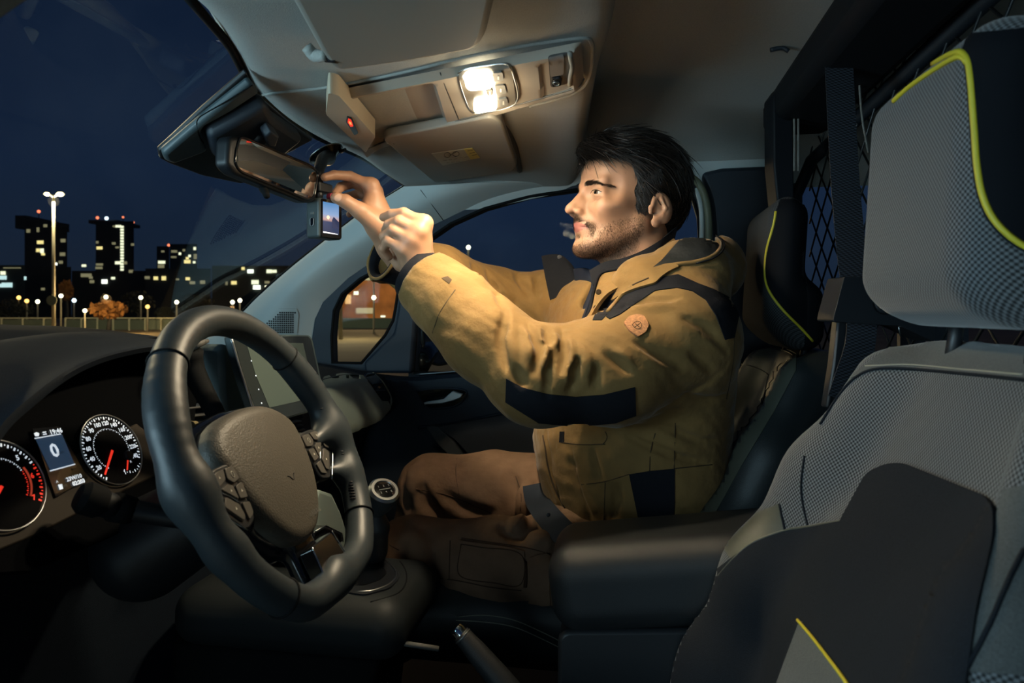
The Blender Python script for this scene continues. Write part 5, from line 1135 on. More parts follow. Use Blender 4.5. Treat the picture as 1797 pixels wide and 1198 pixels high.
tube('frame_bar', [(XM, .25, ZC+.40), (XM, 1.70, ZC+.36), (XM-.03, 1.72, ZC+.28), (XM-.03, 1.72, .55)], .014, dfr, PT, 12)
sp_ = [(1357, 168), (1370, 150), (1424, 96), (1500, 10), (1560, -40), (1640, -40), (1600, 30), (1540, 88), (1500, 140), (1480, 182), (1392, 186), (1394, 330), (1396, 460), (1372, 372), (1366, 372), (1358, 290)]
prism('side_frame', [P(a, b, 1.30) for a, b in sp_], VIEW*.05, dfr, PT, bev=.008)
for a in (1393, 1400): tube('guide_rod', [P(a, 172, 1.29), P(a+1, 230, 1.29), P(a+1, 300, 1.29)], .0022, M['print_grey'], PT, 6, n=8)
for a, b in ((1380, 163), (1390, 170)): lathe('bolt', [(.0003, 0), (.003, 0), (.003, .003), (.0003, .004)], P(a, b, 1.29), -VIEW, M['satin_metal'], PT, 12)
tube('guide_rod', [P(1441, 95, 1.25), P(1452, 150, 1.25)], .002, M['print_grey'], PT, 6, n=8)
tube('guide_rod', [P(1505, 95, 1.1), P(1512, 200, 1.1), P(1524, 268, 1.1)], .0018, M['print_grey'], PT, 6, n=8)
tube('hook', [P(1470, 118, 1.2), P(1474, 108, 1.2), P(1482, 108, 1.2), P(1486, 125, 1.2), P(1488, 150, 1.2)], .0016, M['print_grey'], PT, 6, n=12)
# belt webbing: a flat band of coarse black weave
def band(nm, pts, w, th, m, par, wdir, n=30, label=None):
    q = spline(pts, n); wd = np.array(wdir, float); V = []; F = []
    for i in range(n):
        t = unit(q[min(i+1, n-1)]-q[max(i-1, 0)]); s = unit(wd-t*np.dot(wd, t)); nn = np.cross(t, s)
        V += [q[i]+s*w/2+nn*th/2, q[i]-s*w/2+nn*th/2, q[i]-s*w/2-nn*th/2, q[i]+s*w/2-nn*th/2]
    for i in range(n-1):
        for k in range(4): F.append((4*i+k, 4*i+(k+1) % 4, 4*i+4+(k+1) % 4, 4*i+4+k))
    F += [(0, 1, 2, 3), (4*n-1, 4*n-2, 4*n-3, 4*n-4)]; return sharp(mesh(nm, V, F, m, par, label=label), 40)
mat('belt_weave', (.022, .026, .034), .5, weave=(.0044, .9), spec=.5)
SB = thing('seat_belt', 'woven black seat belt hanging before the mesh with its guide box', 'seat belt', tuple(P(1500, 500, 1.0)))
band('webbing', [P(1468, 40, 1.03), P(1474, 150, 1.02), P(1478, 230, 1.01), P(1484, 330, 1.0), P(1493, 430, .98), P(1502, 500, .96), P(1512, 560, .95), P(1508, 610, .95), P(1493, 655, .955), P(1478, 700, .96)], .042, .0016, M['belt_weave'], SB, RIGHT)
prism('guide_box', rounded([P(a, b, .93) for a, b in ((1482, 485), (1540, 487), (1566, 500), (1640, 560), (1640, 600), (1580, 572), (1462, 564), (1464, 552))], .004), VIEW*.05, M['black_plastic'], SB, bev=.006, seg=3)
lathe('guide_button', [(.0003, .003), (.012, .003), (.0135, .002), (.0135, .0), (.016, .0), (.017, -.004), (.0003, -.004)], P(1552, 532, .93), -VIEW, M['black_plastic'], SB, 28)
prism('belt_cover', [P(a, b, .97) for a, b in ((1470, 562), (1496, 560), (1478, 640), (1458, 716), (1450, 716), (1462, 640))], VIEW*.02, M['black_plastic'], SB, bev=.004)
tube('belt_rod', [P(1576, 566, .94), P(1580, 590, .94)], .001, M['satin_metal'], SB, 6)
# ================================================================ THE PASSENGER
mat('skin', (0.46, 0.245, 0.148), .48, bump=(700, .25, .0006), sss=.08, noise=(60, .05))
mat('skin_stubble', (0.40, 0.26, 0.19), .6)
mat('lips', (0.37, 0.135, 0.105), .45, bump=(900, .3, .0004)); mat('nail', (0.66, 0.42, 0.31), .25)
mat('hair', (0.008, 0.007, 0.006), .7, spec=.05); mat('hair_strand', (0.020, 0.015, 0.012), .34, spec=.7); mat('beard', (0.050, 0.028, 0.017), .6, spec=.2)
mat('eye_white', (0.42, 0.36, 0.32), .2); mat('iris', (0.055, 0.028, 0.014), .12); mat('pupil', (.003, .003, .003), .1)
mat('jacket_tan', (0.215, 0.126, 0.043), .85, spec=.25, bump=(60, .35, .006), sheen=.15, noise=(26, .12))
mat('jacket_black', (0.010, 0.011, 0.015), .85, spec=.15, bump=(80, .3, .004)); mat('lining', (0.016, 0.018, 0.019), .6, spec=.3, bump=(35, .6, .008))
mat('trouser', (0.165, 0.100, 0.062), .9, spec=.2, bump=(50, .4, .006), noise=(40, .12)); mat('trouser_seam', (0.05, 0.022, 0.010), .9)
mat('badge', (0.42, 0.20, 0.09), .6, bump=(400, .6, .002), noise=(300, .4)); mat('seam_dark', (0.045, 0.026, 0.010), .9); mat('shirt_navy', (0.014, 0.019, 0.034), .9, spec=.15)
PE = thing('person', 'man in a tan and black work jacket and brown trousers reaching for the dash cam', 'person', (0.0, 1.3, .8))
# ---------- head frame
hy, hp = radians(30), radians(3)
HF = A(-cos(hy)*cos(hp), -sin(hy)*cos(hp), sin(hp)); HL_ = A(sin(hy), -cos(hy), 0); HU = np.cross(HL_, HF); HU = HU if HU[2] > 0 else -HU
HC = PY(1101, 351, 1.30); HR_ = (HF, HL_, HU)
def H(f, l, u): return HC+(HF*f+HL_*l+HU*u)*1e-3
def loc(x, y, z):
    dx, dy, dz = x-HC[0], y-HC[1], z-HC[2]; return tuple((dx*a[0]+dy*a[1]+dz*a[2])*1e3 for a in (HF, HL_, HU))
def E_(fd, c, r, k, op='u', R=HR_): return fd.ell(H(*c), np.array(r)*1e-3, k*1e-3, op, R)
def C_(fd, a, b, ra, rb, k, op='u'): return fd.cap(H(*a), H(*b), ra*1e-3, rb*1e-3, k*1e-3, op)
hf = Field(HC+A(-.15, -.13, -.24), HC+A(.16, .14, .15), .0021)
E_(hf, (-14, 0, 36), (96, 75, 78), 0); E_(hf, (38, 0, 40), (50, 60, 46), 20); E_(hf, (36, 0, -22), (55, 58, 66), 25)
C_(hf, (0, 50, -52), (78, 17, -96), 17, 15, 26); C_(hf, (0, -50, -52), (78, -17, -96), 17, 15, 26)
E_(hf, (46, 0, -82), (44, 40, 26), 24); E_(hf, (90, 0, -98), (15, 18, 14), 14)
for s in (1, -1):
    E_(hf, (60, s*41, -25), (24, 18, 19), 28); C_(hf, (88, s*10, 16), (70, s*46, 19), 8, 6, 12)
    E_(hf, (97, s*34, -2), (20, 18, 13), 12, 's'); E_(hf, (66, s*62, 8), (14, 10, 20), 14, 's')
    E_(hf, (54, s*65, -54), (22, 7, 14), 20, 's')
C_(hf, (90, 0, 8), (114, 0, -26), 5.8, 7.6, 9); C_(hf, (114, 0, -27), (119, 0, -30), 9.0, 8.2, 6); C_(hf, (95, 0, -22), (90, 0, -37), 14, 13, 8)
for s in (1, -1): E_(hf, (104, s*11.5, -34), (10.5, 6.5, 7), 4); E_(hf, (109, s*7.5, -41.5), (6, 3.4, 4.0), 2.5, 's'); C_(hf, (97, s*19, -33), (86, s*32, -54), 1.3, 1.3, 8, 's')
E_(hf, (83, 0, -57), (22, 27, 22), 14); C_(hf, (111, 0, -60.3), (91, 25, -63), 1.2, .8, 3, 's'); C_(hf, (111, 0, -60.3), (91, -25, -63), 1.2, .8, 3, 's'); C_(hf, (105, 0, -80), (103, 0, -79), 3.5, 3.5, 12, 's')
C_(hf, (108, 0, -45), (108, 0, -49), 1.5, 1.5, 6, 's')
# ears
for s in (1, -1):
    er = (unit(HF*.94+HU*-.16), HL_, unit(HU*.97+HF*.10))
    E_(hf, (-25, s*79, -24), (22, 8.0, 29), 5, R=er); E_(hf, (-19, s*87, -20), (14, 7, 18), 3, 's', R=er); E_(hf, (-11, s*86, -32), (10, 10, 9), 3, 's', R=er)
    C_(hf, (-20, s*84, -6), (-30, s*85, -24), 2.2, 2.4, 3); C_(hf, (-30, s*85, -24), (-24, s*84, -36), 2.4, 2.0, 3); C_(hf, (-2, s*78, -25), (-3, s*78, -34), 4, 3.5, 4); E_(hf, (-14, s*79, -51), (9.5, 5.5, 9), 4, R=er)
# eyes: lids around the ball
for s in (1, -1):
    E_(hf, (74, s*34, -1), (15.0, 15.2, 13.8), 5)
    hf.chain([H(91, s*21, -3.6), H(91, s*31, -.8), H(86, s*41, -1.2), H(79, s*49, -3.4)], [.0022, .0037, .0035, .0020], .0012, 's')
    hf.chain([H(92, s*20, 6.6), H(88, s*33, 8.4), H(80, s*47, 5.4)], [.0008, .0012, .0008], .0035, 's'); hf.chain([H(90, s*21, -10), H(86, s*33, -13.5), H(80, s*45, -11)], [.0008, .0010, .0006], .004, 's')
# neck, running down into the collar
nb = PY(1120, 520, 1.31)
hf.cap(H(-22, 0, -50), nb, .056, .066, .02); C_(hf, (36, 0, -95), (10, 0, -125), 20, 22, 25)
HV, HQ = hf.geo(2)
# ---------- hands
def D(l): return [P(*q) for q in l]
def hand(lo, hi, wrist, arm, palm, fingers, radii, thumb, tr):
    f = Field(lo, hi, .0016)
    for c, rr in zip(fingers, radii): f2 = D(c); f.chain(f2, rr, .004, ks=.0025)
    for c, rr in zip(fingers, radii): f.cap(P(*wrist), P(*c[0]), .021, rr[0]*1.30, .012)
    for i in range(3): f.cap(P(*fingers[i][0]), P(*fingers[i+1][0]), radii[i][0]*1.05, radii[i+1][0]*1.05, .010)
    if palm: f.ell(P(*palm[0]), palm[1], .015)
    f.chain(D(thumb), tr, .012, ks=.004); f.chain(D(arm), [.0265, .029, .033], .014)
    return f
rad = [.0103, .0092, .0084, .0072]
fR = [[(652, 326, 1.236), (614, 309, 1.226), (586, 307, 1.208), (570, 311, 1.196)], [(657, 337, 1.258), (620, 321, 1.258), (598, 328, 1.243), (588, 340, 1.228)],
      [(662, 352, 1.278), (630, 340, 1.285), (608, 346, 1.272), (600, 358, 1.258)], [(668, 370, 1.292), (640, 362, 1.302), (622, 366, 1.294), (613, 376, 1.283)]]
hR = hand(P(600, 400, 1.2)-A(.10, .12, .12), P(680, 380, 1.27)+A(.12, .16, .12), (672, 398, 1.245), [(672, 398, 1.245), (690, 430, 1.265), (712, 462, 1.29)], ((652, 372, 1.238), (.022, .024, .030)),
          fR, [rad, rad, [r*.95 for r in rad], [r*.85 for r in rad]], [(662, 394, 1.225), (632, 370, 1.205), (606, 353, 1.192), (590, 347, 1.187)], [.0190, .0150, .0118, .0098])
RV, RQ = hR.geo(1)
fL = [[(744, 392, 1.150), (709, 374, 1.150), (688, 376, 1.160), (673, 381, 1.172)], [(735, 406, 1.143), (700, 388, 1.143), (682, 394, 1.158), (676, 404, 1.172)],
      [(723, 421, 1.143), (690, 403, 1.143), (674, 414, 1.156), (678, 428, 1.170)], [(709, 437, 1.148), (682, 422, 1.148), (672, 436, 1.158), (682, 451, 1.170)]]
hL = hand(P(690, 440, 1.15)-A(.08, .10, .11), P(760, 440, 1.2)+A(.10, .14, .12), (735, 462, 1.172), [(735, 462, 1.172), (752, 492, 1.168), (775, 520, 1.15)], ((722, 428, 1.163), (.030, .020, .036)),
          fL, [[r*1.04 for r in rad], rad, [r*.97 for r in rad], [r*.9 for r in rad]], [(722, 462, 1.182), (704, 462, 1.192), (692, 450, 1.196), (686, 436, 1.197)], [.0175, .0140, .0115, .010])
LV, LQ = hL.geo(1)
# plain body under the clothes keeps the figure in one piece
tb = Field((-.55, .92, .70), (.36, 1.66, 1.40), .009)
tb.chain([nb, PY(1120, 640, 1.31), PY(1115, 800, 1.32), PY(1115, 930, 1.33)], [.06, .12, .11, .12], .04)
tb.chain([PY(1195, 585, 1.16), PY(955, 655, 1.065), P(775, 520, 1.155)], [.050, .032, .027], .03); tb.chain([PY(1000, 545, 1.47), PY(865, 530, 1.42), P(712, 462, 1.29)], [.052, .042, .030], .03)
tb.cap(PY(1195, 585, 1.16), PY(1000, 545, 1.47), .055, .052, .03)
TV, TQ = tb.geo(1)
def cat(gs):
    V = []; Q = []; b = 0
    for v, q in gs: V.append(v); Q.append(q+b); b += len(v)
    return np.vstack(V), np.vstack(Q)
BV, BQ = cat([(HV, HQ), (RV, RQ), (LV, LQ), (TV, TQ)])
# lip and stubble tones are the skin's own colours
fc_ = BV[BQ].mean(1); f_, l_, u_ = loc(fc_[:, 0], fc_[:, 1], fc_[:, 2]); a_ = np.abs(l_)/25
mi = ((f_ > 86) & (f_ < 125) & (a_ < 1) & (u_ < -51.5-a_**1.6*9) & (u_ > -70.5+a_**1.5*6.5)).astype(int)
body = fastmesh('body', BV, BQ, [M['skin'], M['lips'], M['skin_stubble']], PE, mi=mi)
# lips as full soft rolls
lf = Field(H(85, -30, -90)-.03, H(100, 30, -50)+.06, .0013)
C_(lf, (106.5, 0, -55.5), (93, 24, -61.5), 4.2, 1.5, 0); C_(lf, (106.5, 0, -55.5), (93, -24, -61.5), 4.2, 1.5, 2)
lf2 = Field(H(85, -30, -90)-.03, H(100, 30, -50)+.06, .0013); C_(lf2, (104.6, 0, -64.5), (92.5, 22, -63.5), 5.0, 1.6, 0); C_(lf2, (104.6, 0, -64.5), (92.5, -22, -63.5), 5.0, 1.6, 2)
V1_, Q1_ = lf.geo(1); V2_, Q2_ = lf2.geo(1); v_, q_ = cat([(V1_, Q1_), (V2_, Q2_)]); fastmesh('lips', v_, q_, M['lips'], body)
# eyes
for s in (1, -1):
    ec = H(74, s*34, -1.5); gz = unit(HF*1.0+HL_*(s*.22)+HU*.03)
    f = Field(ec-.016, ec+.016, .001); f.ell(ec, (.0128, .0128, .0128)); eb = f.obj('eye', M['eye_white'], PE)
    lathe('iris', [(.0062, .0111), (.0050, .0121), (.0030, .0128), (.0002, .0130)], ec, gz, M['iris'], eb, 24); lathe('pupil', [(.0026, .01285), (.0002, .01325)], ec, gz, M['pupil'], eb, 16)
    tube('upper_lid_lash', [H(88.5, s*21, -1.6), H(89.0, s*28, 2.0), H(88.4, s*34, 3.0), H(85.2, s*42, 1.8), H(79.5, s*49.0, -2.2)], [.0003, .0006, .0008, .0007, .0004], M['pupil'], body, 6, n=16)
# ---------- strands
rs = np.random.RandomState(7)
def face_samples(V, Q, mask_fn, n):
    c = V[Q].mean(1); e1_ = V[Q[:, 2]]-V[Q[:, 0]]; e2_ = V[Q[:, 3]]-V[Q[:, 1]]; nn = np.cross(e1_, e2_); ar = np.linalg.norm(nn, axis=1); nn /= ar[:, None]+1e-12
    m = mask_fn(c); w = ar*m; 
    i = rs.choice(len(Q), n, p=w/w.sum()); a, b = rs.rand(n, 1), rs.rand(n, 1)
    p = (V[Q[i, 0]]*(1-a)+V[Q[i, 1]]*a)*(1-b)+(V[Q[i, 3]]*(1-a)+V[Q[i, 2]]*a)*b; return p, nn[i]
def outward(p, n, c):
    s = np.sign(((p-c)*n).sum(1)); s[s == 0] = 1; return n*s[:, None]
def strands(nm, p, n, dirf, L, r, segs, m, par, lift=0.0, curl=.0):
    N = len(p); V = []; cur = p+n*lift; d = dirf(p, n); rr = rs.normal(0, 1, (N, 3))*curl; L_ = L*(0.6+.8*rs.rand(N, 1)); pts = [cur]
    for k in range(segs):
        d = d+rr*.5; d /= np.linalg.norm(d, axis=1, keepdims=True); cur = cur+d*L_/segs; pts.append(cur)
        nx = dirf(cur, n); d = d*.5+nx*.5
    pts = np.array(pts); side = np.cross(d, n); side /= np.linalg.norm(side, axis=1, keepdims=True)+1e-9; up_ = n
    V = np.zeros((segs+1, 3, N, 3)); 
    for k in range(segs+1):
        q = r*(1-.85*k/segs)
        V[k, 0] = pts[k]+side*q; V[k, 1] = pts[k]-side*q; V[k, 2] = pts[k]+up_*q
    V = V.transpose(2, 0, 1, 3).reshape(-1, 3); base = np.arange(N)*3*(segs+1); F = []
    for k in range(segs):
        for a in range(3):
            b = (a+1) % 3; F.append(np.stack([base+3*k+a, base+3*k+b, base+3*k+3+b, base+3*k+3+a], 1))
    o = fastmesh(nm, V, np.vstack(F), m, par); return o
def lc(c): f, l, u = loc(c[:, 0], c[:, 1], c[:, 2]); return f, l, u
HCC = H(0, 0, 0)
# scalp hair: a shaped volume with strands over it
hr = Field(HC+A(-.15, -.13, -.12), HC+A(.17, .14, .16), .0025)
E_(hr, (-18, 0, 48), (105, 83, 84), 0); E_(hr, (40, 0, 84), (58, 54, 35), 18); E_(hr, (76, 10, 80), (32, 42, 20), 12); E_(hr, (-68, 0, 0), (52, 66, 66), 22); E_(hr, (8, 0, 10), (26, 77.5, 60), 10)
E_(hr, (-95, 0, 28), (28, 45, 36), 15)
def region(x, y, z):
    f, l, u = loc(x, y, z); al = np.abs(l)
    fl = np.interp(u, [-95, -48, -40, -30, 0, 30, 50, 60, 66, 74, 100], [-52, -42, -34, 14, 22, 24, 34, 52, 96, 118, 140])
    fl = fl-np.where(u < 66, np.clip((60-al)*.25, 0, 12), 0)
    ear = 27-np.sqrt(((f+22)*1.15)**2+((u+36)*.72)**2)     # bare ear
    return np.maximum(np.maximum(f-fl, -(u+80)*.8), np.where(al > 60, ear, -20))*1e-3
i_ = np.nonzero(hr.F < .03); x, y, z = (hr.ax[k][i_[k]] for k in range(3))
F1 = hr.F[i_]; F2 = region(x, y, z).astype(np.float32); hh = np.maximum(.006-np.abs(F1-F2), 0)/.006; hr.F[i_] = np.maximum(F1, F2)+hh*hh*.0015
f_, l_, u_ = None, None, None
hr.warp(lambda x, y, z: (lambda f, l, u: (.0016*np.sin(l*.42+np.sin(f*.08)*2.2+u*.10)+.0012*np.sin(l*.9+f*.13)))(*loc(x, y, z)))
GV, GQ = hr.geo(1); hair = fastmesh('hair', GV, GQ, M['hair'], PE)
def hdir(p, n):
    f, l, u = lc(p); n = (HF[None, :]*((f+14)/1.15)[:, None]+HL_[None, :]*l[:, None]*1.15+HU[None, :]*(u-30)[:, None]); n = n/np.linalg.norm(n, axis=1, keepdims=True); top = np.clip((u-55)/25, 0, 1)[:, None]; front = np.clip((f-40)/40, 0, 1)[:, None]
    d = (-HF*.75+HU*-.55)[None, :]*(1-top)+top*(-HF*.9+HL_*.55*1.0)[None, :]*(1-front)+top*front*(HF*.35+HL_*.95-HU*.10)[None, :]
    d = d+HU[None, :]*(-.8)*np.clip((-f-20)/60, 0, 1)[:, None]; d = d-n*(d*n).sum(1, keepdims=True)-n*.06; d /= np.linalg.norm(d, axis=1, keepdims=True)+1e-9; return d
p, n = face_samples(GV, GQ, lambda c: (lc(c)[1] > -50).astype(float), 6500); n = outward(p, n, H(-10, 0, 20))
strands('hair_strands', p, n, hdir, .034, .00050, 5, M['hair_strand'], hair, lift=.0002, curl=.13)['kind'] = 'stuff'
p, n = face_samples(GV, GQ, lambda c: ((lc(c)[0] > 40) & (lc(c)[2] > 60)).astype(float), 700); n = outward(p, n, H(-10, 0, 20))
strands('fringe_strands', p, n, lambda p, n: (lambda d: d/np.linalg.norm(d, axis=1, keepdims=True))(hdir(p, n)+HF*.22+n*.06), .030, .00050, 5, M['hair_strand'], hair, lift=.0002, curl=.16)['kind'] = 'stuff'
p, n = face_samples(GV, GQ, lambda c: ((lc(c)[0] < -40) & (lc(c)[2] > -60)).astype(float), 700); n = outward(p, n, H(-10, 0, 20))
strands('back_strands', p, n, lambda p, n: (lambda d: d/np.linalg.norm(d, axis=1, keepdims=True))(hdir(p, n)+n*.22), .024, .0004, 5, M['hair_strand'], hair, lift=.0, curl=.2)['kind'] = 'stuff'
p, n = face_samples(GV, GQ, lambda c: (lc(c)[1] > -50).astype(float), 620); n = outward(p, n, H(-10, 0, 20))
strands('hair_locks', p, n, hdir, .046, .0021, 7, mat('hair_lock', (.016, .012, .010), .38, spec=.8), hair, lift=-.0005, curl=.18)['kind'] = 'stuff'
p, n = face_samples(GV, GQ, lambda c: ((lc(c)[1] > 40) & (lc(c)[0] > -14) & (lc(c)[2] < 50)).astype(float), 1600); n = outward(p, n, H(-10, 0, 20))
strands('sideburn_strands', p, n, lambda p, n: (lambda d: d/np.linalg.norm(d, axis=1, keepdims=True))(n*.10-HU*.8-HF*.45), .020, .00045, 4, M['hair_strand'], hair, lift=.0002, curl=.12)['kind'] = 'stuff'
# beard and moustache
def bmask(c):
    f, l, u = lc(c); al = np.abs(l); sm = lambda x: np.clip(x, 0, 1)
    d = sm((-30-(f-10)*.40-u)/14)*sm((u+132)/20)*sm((f-0)/10)*.8
    mouth = np.sqrt((al/27)**2+((u+63)/12)**2); d = d*np.where(f > 60, sm((mouth-1)*2.5), 1)
    d = d*np.where((f > 78) & (u > -84), .45, 1)
    um = -45-(al/28)**1.4*15; must = np.exp(-((u-um)/(5.0+al*.03))**2)*sm((30-al)/6)*(f > 70)*4.2
    dropm = np.exp(-((al-29)/3.5)**2)*sm((-52-u)/6)*sm((u+86)/8)*(f > 60)*1.6; soul = np.exp(-(al/8)**2)*np.exp(-((u+77)/4)**2)*(f > 80)*1.5
    side = sm((u+75)/20)*sm((-8-u)/14)*sm((f+2)/6)*sm((20-f)/8)*1.0; chin = sm((-86-u)/8)*(f > 55)*.5
    lipz = (f > 88) & (al < 22) & (u < -50.5) & (u > -70)
    return np.where(lipz, 0, np.maximum.reduce([d+chin*sm((u+128)/15), must, dropm, soul, side]))*np.where(u < -112, .5, 1)
p, n = face_samples(HV, HQ, bmask, 30000); n = outward(p, n, H(20, 0, -50)*1.0)
def bdir(p, n):
    d = n*.55+(-HU*.9-HF*.15)[None, :]; return d/np.linalg.norm(d, axis=1, keepdims=True)
strands('beard', p, n, bdir, .0032, .00012, 2, M['beard'], PE, lift=-.0003, curl=.25)['label'] = 'short dark brown beard and moustache'
# eyebrows
def brmask(c):
    f, l, u = lc(c); al = np.abs(l); t = np.clip((al-12)/38, 0, 1); cu_ = 15.5+5.5*np.sin(t*2.5)-8*t; wd = 3.9*(1-.6*t)
    return ((al > 11) & (al < 51) & (np.abs(u-cu_) < wd) & (f > 50)).astype(float)
p, n = face_samples(HV, HQ, brmask, 1300); n = outward(p, n, H(20, 0, 0))
def brdir(p, n):
    f, l, u = lc(p); d = np.sign(l)[:, None]*HL_[None, :]*.9-HF*.5+HU*(.30-.9*np.clip((np.abs(l)-28)/20, 0, 1))[:, None]+n*.2; return d/np.linalg.norm(d, axis=1, keepdims=True)
strands('eyebrows', p, n, brdir, .0075, .00019, 2, mat('brow', (.035, .020, .013), .6, spec=.2), PE, lift=0, curl=.15)
# thumb and finger nails
rt = obvh(body)
panel('thumb_nail', [(587, 344), (594, 340), (600, 342), (599, 350), (593, 354), (587, 351)], rt, M['nail'], body, .0001, .0006, 2.2, rnd=3)
# ---------------------------------------------------------------- clothes
La, Fr_ = unit((-.62, .78, 0)), unit((-.78, -.62, 0)); TR_ = (La, Fr_, A(0, 0, 1))
LSH, LEL, LWR = PY(1196, 588, 1.15), PY(945, 660, 1.055), P(768, 512, 1.152)
RSH, REL, RWR = PY(990, 545, 1.47), PY(862, 528, 1.42), P(694, 458, 1.285)
jf = Field((-.50, .90, .74), (.37, 1.70, 1.46), .0042)
def torso(f, g=0.0):
    f.ell(PY(1112, 640, 1.305), (.215+g, .143+g, .175), 0, R=TR_); f.ell(PY(1100, 775, 1.315), (.205+g, .165+g, .165), .07, R=TR_); f.ell(PY(1118, 880, 1.32), (.195+g, .148+g, .150), .06, R=TR_)
torso(jf); jf.cap(LSH, RSH, .082, .078, .06)
# hood resting on the shoulders, collar stand
jf.chain([PY(1150, 505, 1.16), PY(1218, 482, 1.20), PY(1246, 470, 1.30), PY(1225, 470, 1.42), PY(1160, 500, 1.46)], [.040, .052, .055, .050, .038], .04)
jf.chain([PY(1085, 520, 1.18), PY(1120, 492, 1.17), PY(1190, 468, 1.20)], [.026, .030, .036], .03)
# sleeves
jf.chain([LSH, PY(1075, 648, 1.09), LEL], [.086, .080, .073], .04); jf.chain([LEL, P(850, 592, 1.095), P(800, 540, 1.125), LWR, LWR+unit(LWR-LEL)*.03], [.073, .064, .058, .053, .052], .03)
jf.chain([RSH, REL], [.076, .066], .05); jf.chain([REL, P(770, 484, 1.34), RWR, RWR+unit(RWR-REL)*.02], [.066, .056, .049, .048], .03)
# open cuffs
d1 = unit(LWR-LEL); d2 = unit(RWR-REL)
for W_, d_, o_, r_ in ((LWR, d1, .036, .044), (RWR, d2, .030, .040)):
    s_, t_, _ = basis(d_); jf.box(W_+d_*(o_+.06), (.06, .09, .09), .002, .003, 's', R=(d_, s_, t_)); jf.cap(W_+d_*(o_-.030+r_*.8), W_+d_*.12, r_, None, .003, 's')
# neck opening
jf.cap(PY(1118, 500, 1.30), PY(1110, 400, 1.30), .062, .085, .01, 's'); jf.ell(PY(1205, 425, 1.30), (.055, .085, .040), .02, 's')
jf.chain([PY(1085, 470, 1.25), PY(1035, 530, 1.235)], [.035, .016], .012, 's')
V0, Q0 = jf.geo(1); jt0 = bvh((V0.tolist(), Q0.tolist()))
def carve(f, tree, pl, r, k, op='s', dep=0.0):
    q = spline([(a, b, 0) for a, b in pl], max(4, len(pl)*4)); pts = []
    for a, b, _ in q:
        l, nn = hit(tree, a, b)
        if l is not None: pts.append(l+nn*dep)
    for i in range(len(pts)-1):
        if np.linalg.norm(pts[i+1]-pts[i]) < .06:
            t0 = min(i, len(pts)-2-i)/(len(pts)/2); f.cap(pts[i], pts[i+1], r*(.5+.5*min(1, t0*1.6)), None, k, op)
for pl, r_ in (([(899, 556), (894, 600), (905, 648)], .012), ([(953, 584), (957, 634), (946, 654)], .010), ([(978, 584), (980, 634)], .009), ([(999, 592), (1003, 650), (998, 676)], .011), ([(1018, 598), (1028, 634), (1030, 676)], .010), ([(922, 566), (928, 610), (920, 655)], .009),
               ([(1090, 548), (1127, 540), (1180, 536)], .010), ([(870, 490), (885, 515), (905, 540)], .010), ([(925, 485), (938, 505)], .008), ([(830, 470), (850, 500)], .009), ([(1080, 612), (1110, 640)], .010)): carve(jf, jt0, pl, r_, .006, 'u', -.006)
folds = [[(888, 546), (881, 575), (880, 600), (887, 650)], [(925, 566), (941, 596), (947, 617), (936, 655)], [(958, 574), (962, 588), (963, 602)], [(986, 574), (990, 617), (983, 655)], [(975, 612), (963, 655), (959, 694)], [(1014, 630), (1001, 684)],
         [(1064, 620), (1106, 652)], [(1090, 538), (1127, 529), (1190, 523)], [(1119, 600), (1155, 622), (1200, 648)], [(1048, 640), (1045, 676)], [(905, 645), (915, 675)],
         [(854, 474), (870, 510), (889, 548)], [(905, 476), (915, 498), (934, 522)], [(830, 466), (840, 485)], [(940, 484), (944, 522)], 
         [(1150, 745), (1225, 772), (1268, 770)], [(1100, 765), (1170, 795), (1245, 815)], [(1000, 790), (1010, 850), (1035, 905)], [(958, 765), (964, 820), (982, 885)], [(1200, 690), (1240, 702), (1276, 694)], [(1085, 850), (1075, 905)], [(1195, 556), (1240, 578), (1278, 618)], [(1210, 620), (1250, 650)], [(1040, 790), (1050, 840)]]
for pl in folds: carve(jf, jt0, pl, .0058, .0065, 's', -.0005)
jf.warp(lambda x, y, z: .0011*np.sin(x*70+np.sin(z*50)*1.6)*np.sin(z*60+y*50)+.0006*np.sin(x*150+z*190+np.sin(y*80+z*30)*2.5), .03)
jk = jf.obj('jacket', M['jacket_tan'], PE, smooth=1, label='tan padded work jacket'); jt = obvh(jk)
# lower placket/hem shaped by the belt, black panels and yoke
panel('elbow_patch', [(889, 664), (915, 679), (960, 691), (1010, 696), (1060, 692), (1114, 679), (1116, 728), (1080, 741), (1010, 747), (945, 741), (888, 705)], jt, M['jacket_black'], jk, .0, .0018, 5, label='black elbow patch')
panel('shoulder_yoke', [(1064, 556), (1078, 532), (1095, 519), (1115, 510), (1150, 498), (1160, 487), (1190, 482), (1225, 498), (1252, 508), (1284, 525), (1296, 552), (1288, 592), (1272, 596), (1256, 554), (1238, 526), (1215, 511), (1188, 505), (1150, 510), (1115, 533), (1088, 552), (1070, 560)], jt, M['jacket_black'], jk, .0, .0016, 5)
panel('side_panel', [(1104, 832), (1140, 826), (1184, 822), (1184, 880), (1180, 945), (1128, 952), (1116, 890)], jt, M['jacket_black'], jk, .0, .0016, 6)
panel('pocket_opening', [(983, 757), (990, 757), (990, 775), (982, 776)], jt, M['jacket_black'], jk, .0, .0014, 3)
bd_ = panel('leather_badge', [(1094, 568), (1103, 557), (1118, 553), (1130, 556), (1138, 572), (1133, 583), (1119, 592), (1104, 582)], jt, M['badge'], jk, .0012, .002, 3, rnd=3, label='brown leather sleeve badge with stamped mark')
if bd_:
    for q in ([(1109, 572), (1113, 566), (1120, 564), (1126, 568), (1127, 576), (1121, 581), (1113, 579), (1109, 572)], [(1114, 570), (1122, 576)], [(1113, 576), (1123, 569)]): seam('badge_stamp', q, jt, .0005, M['seam_dark'], bd_, lift=.0034, n=10)
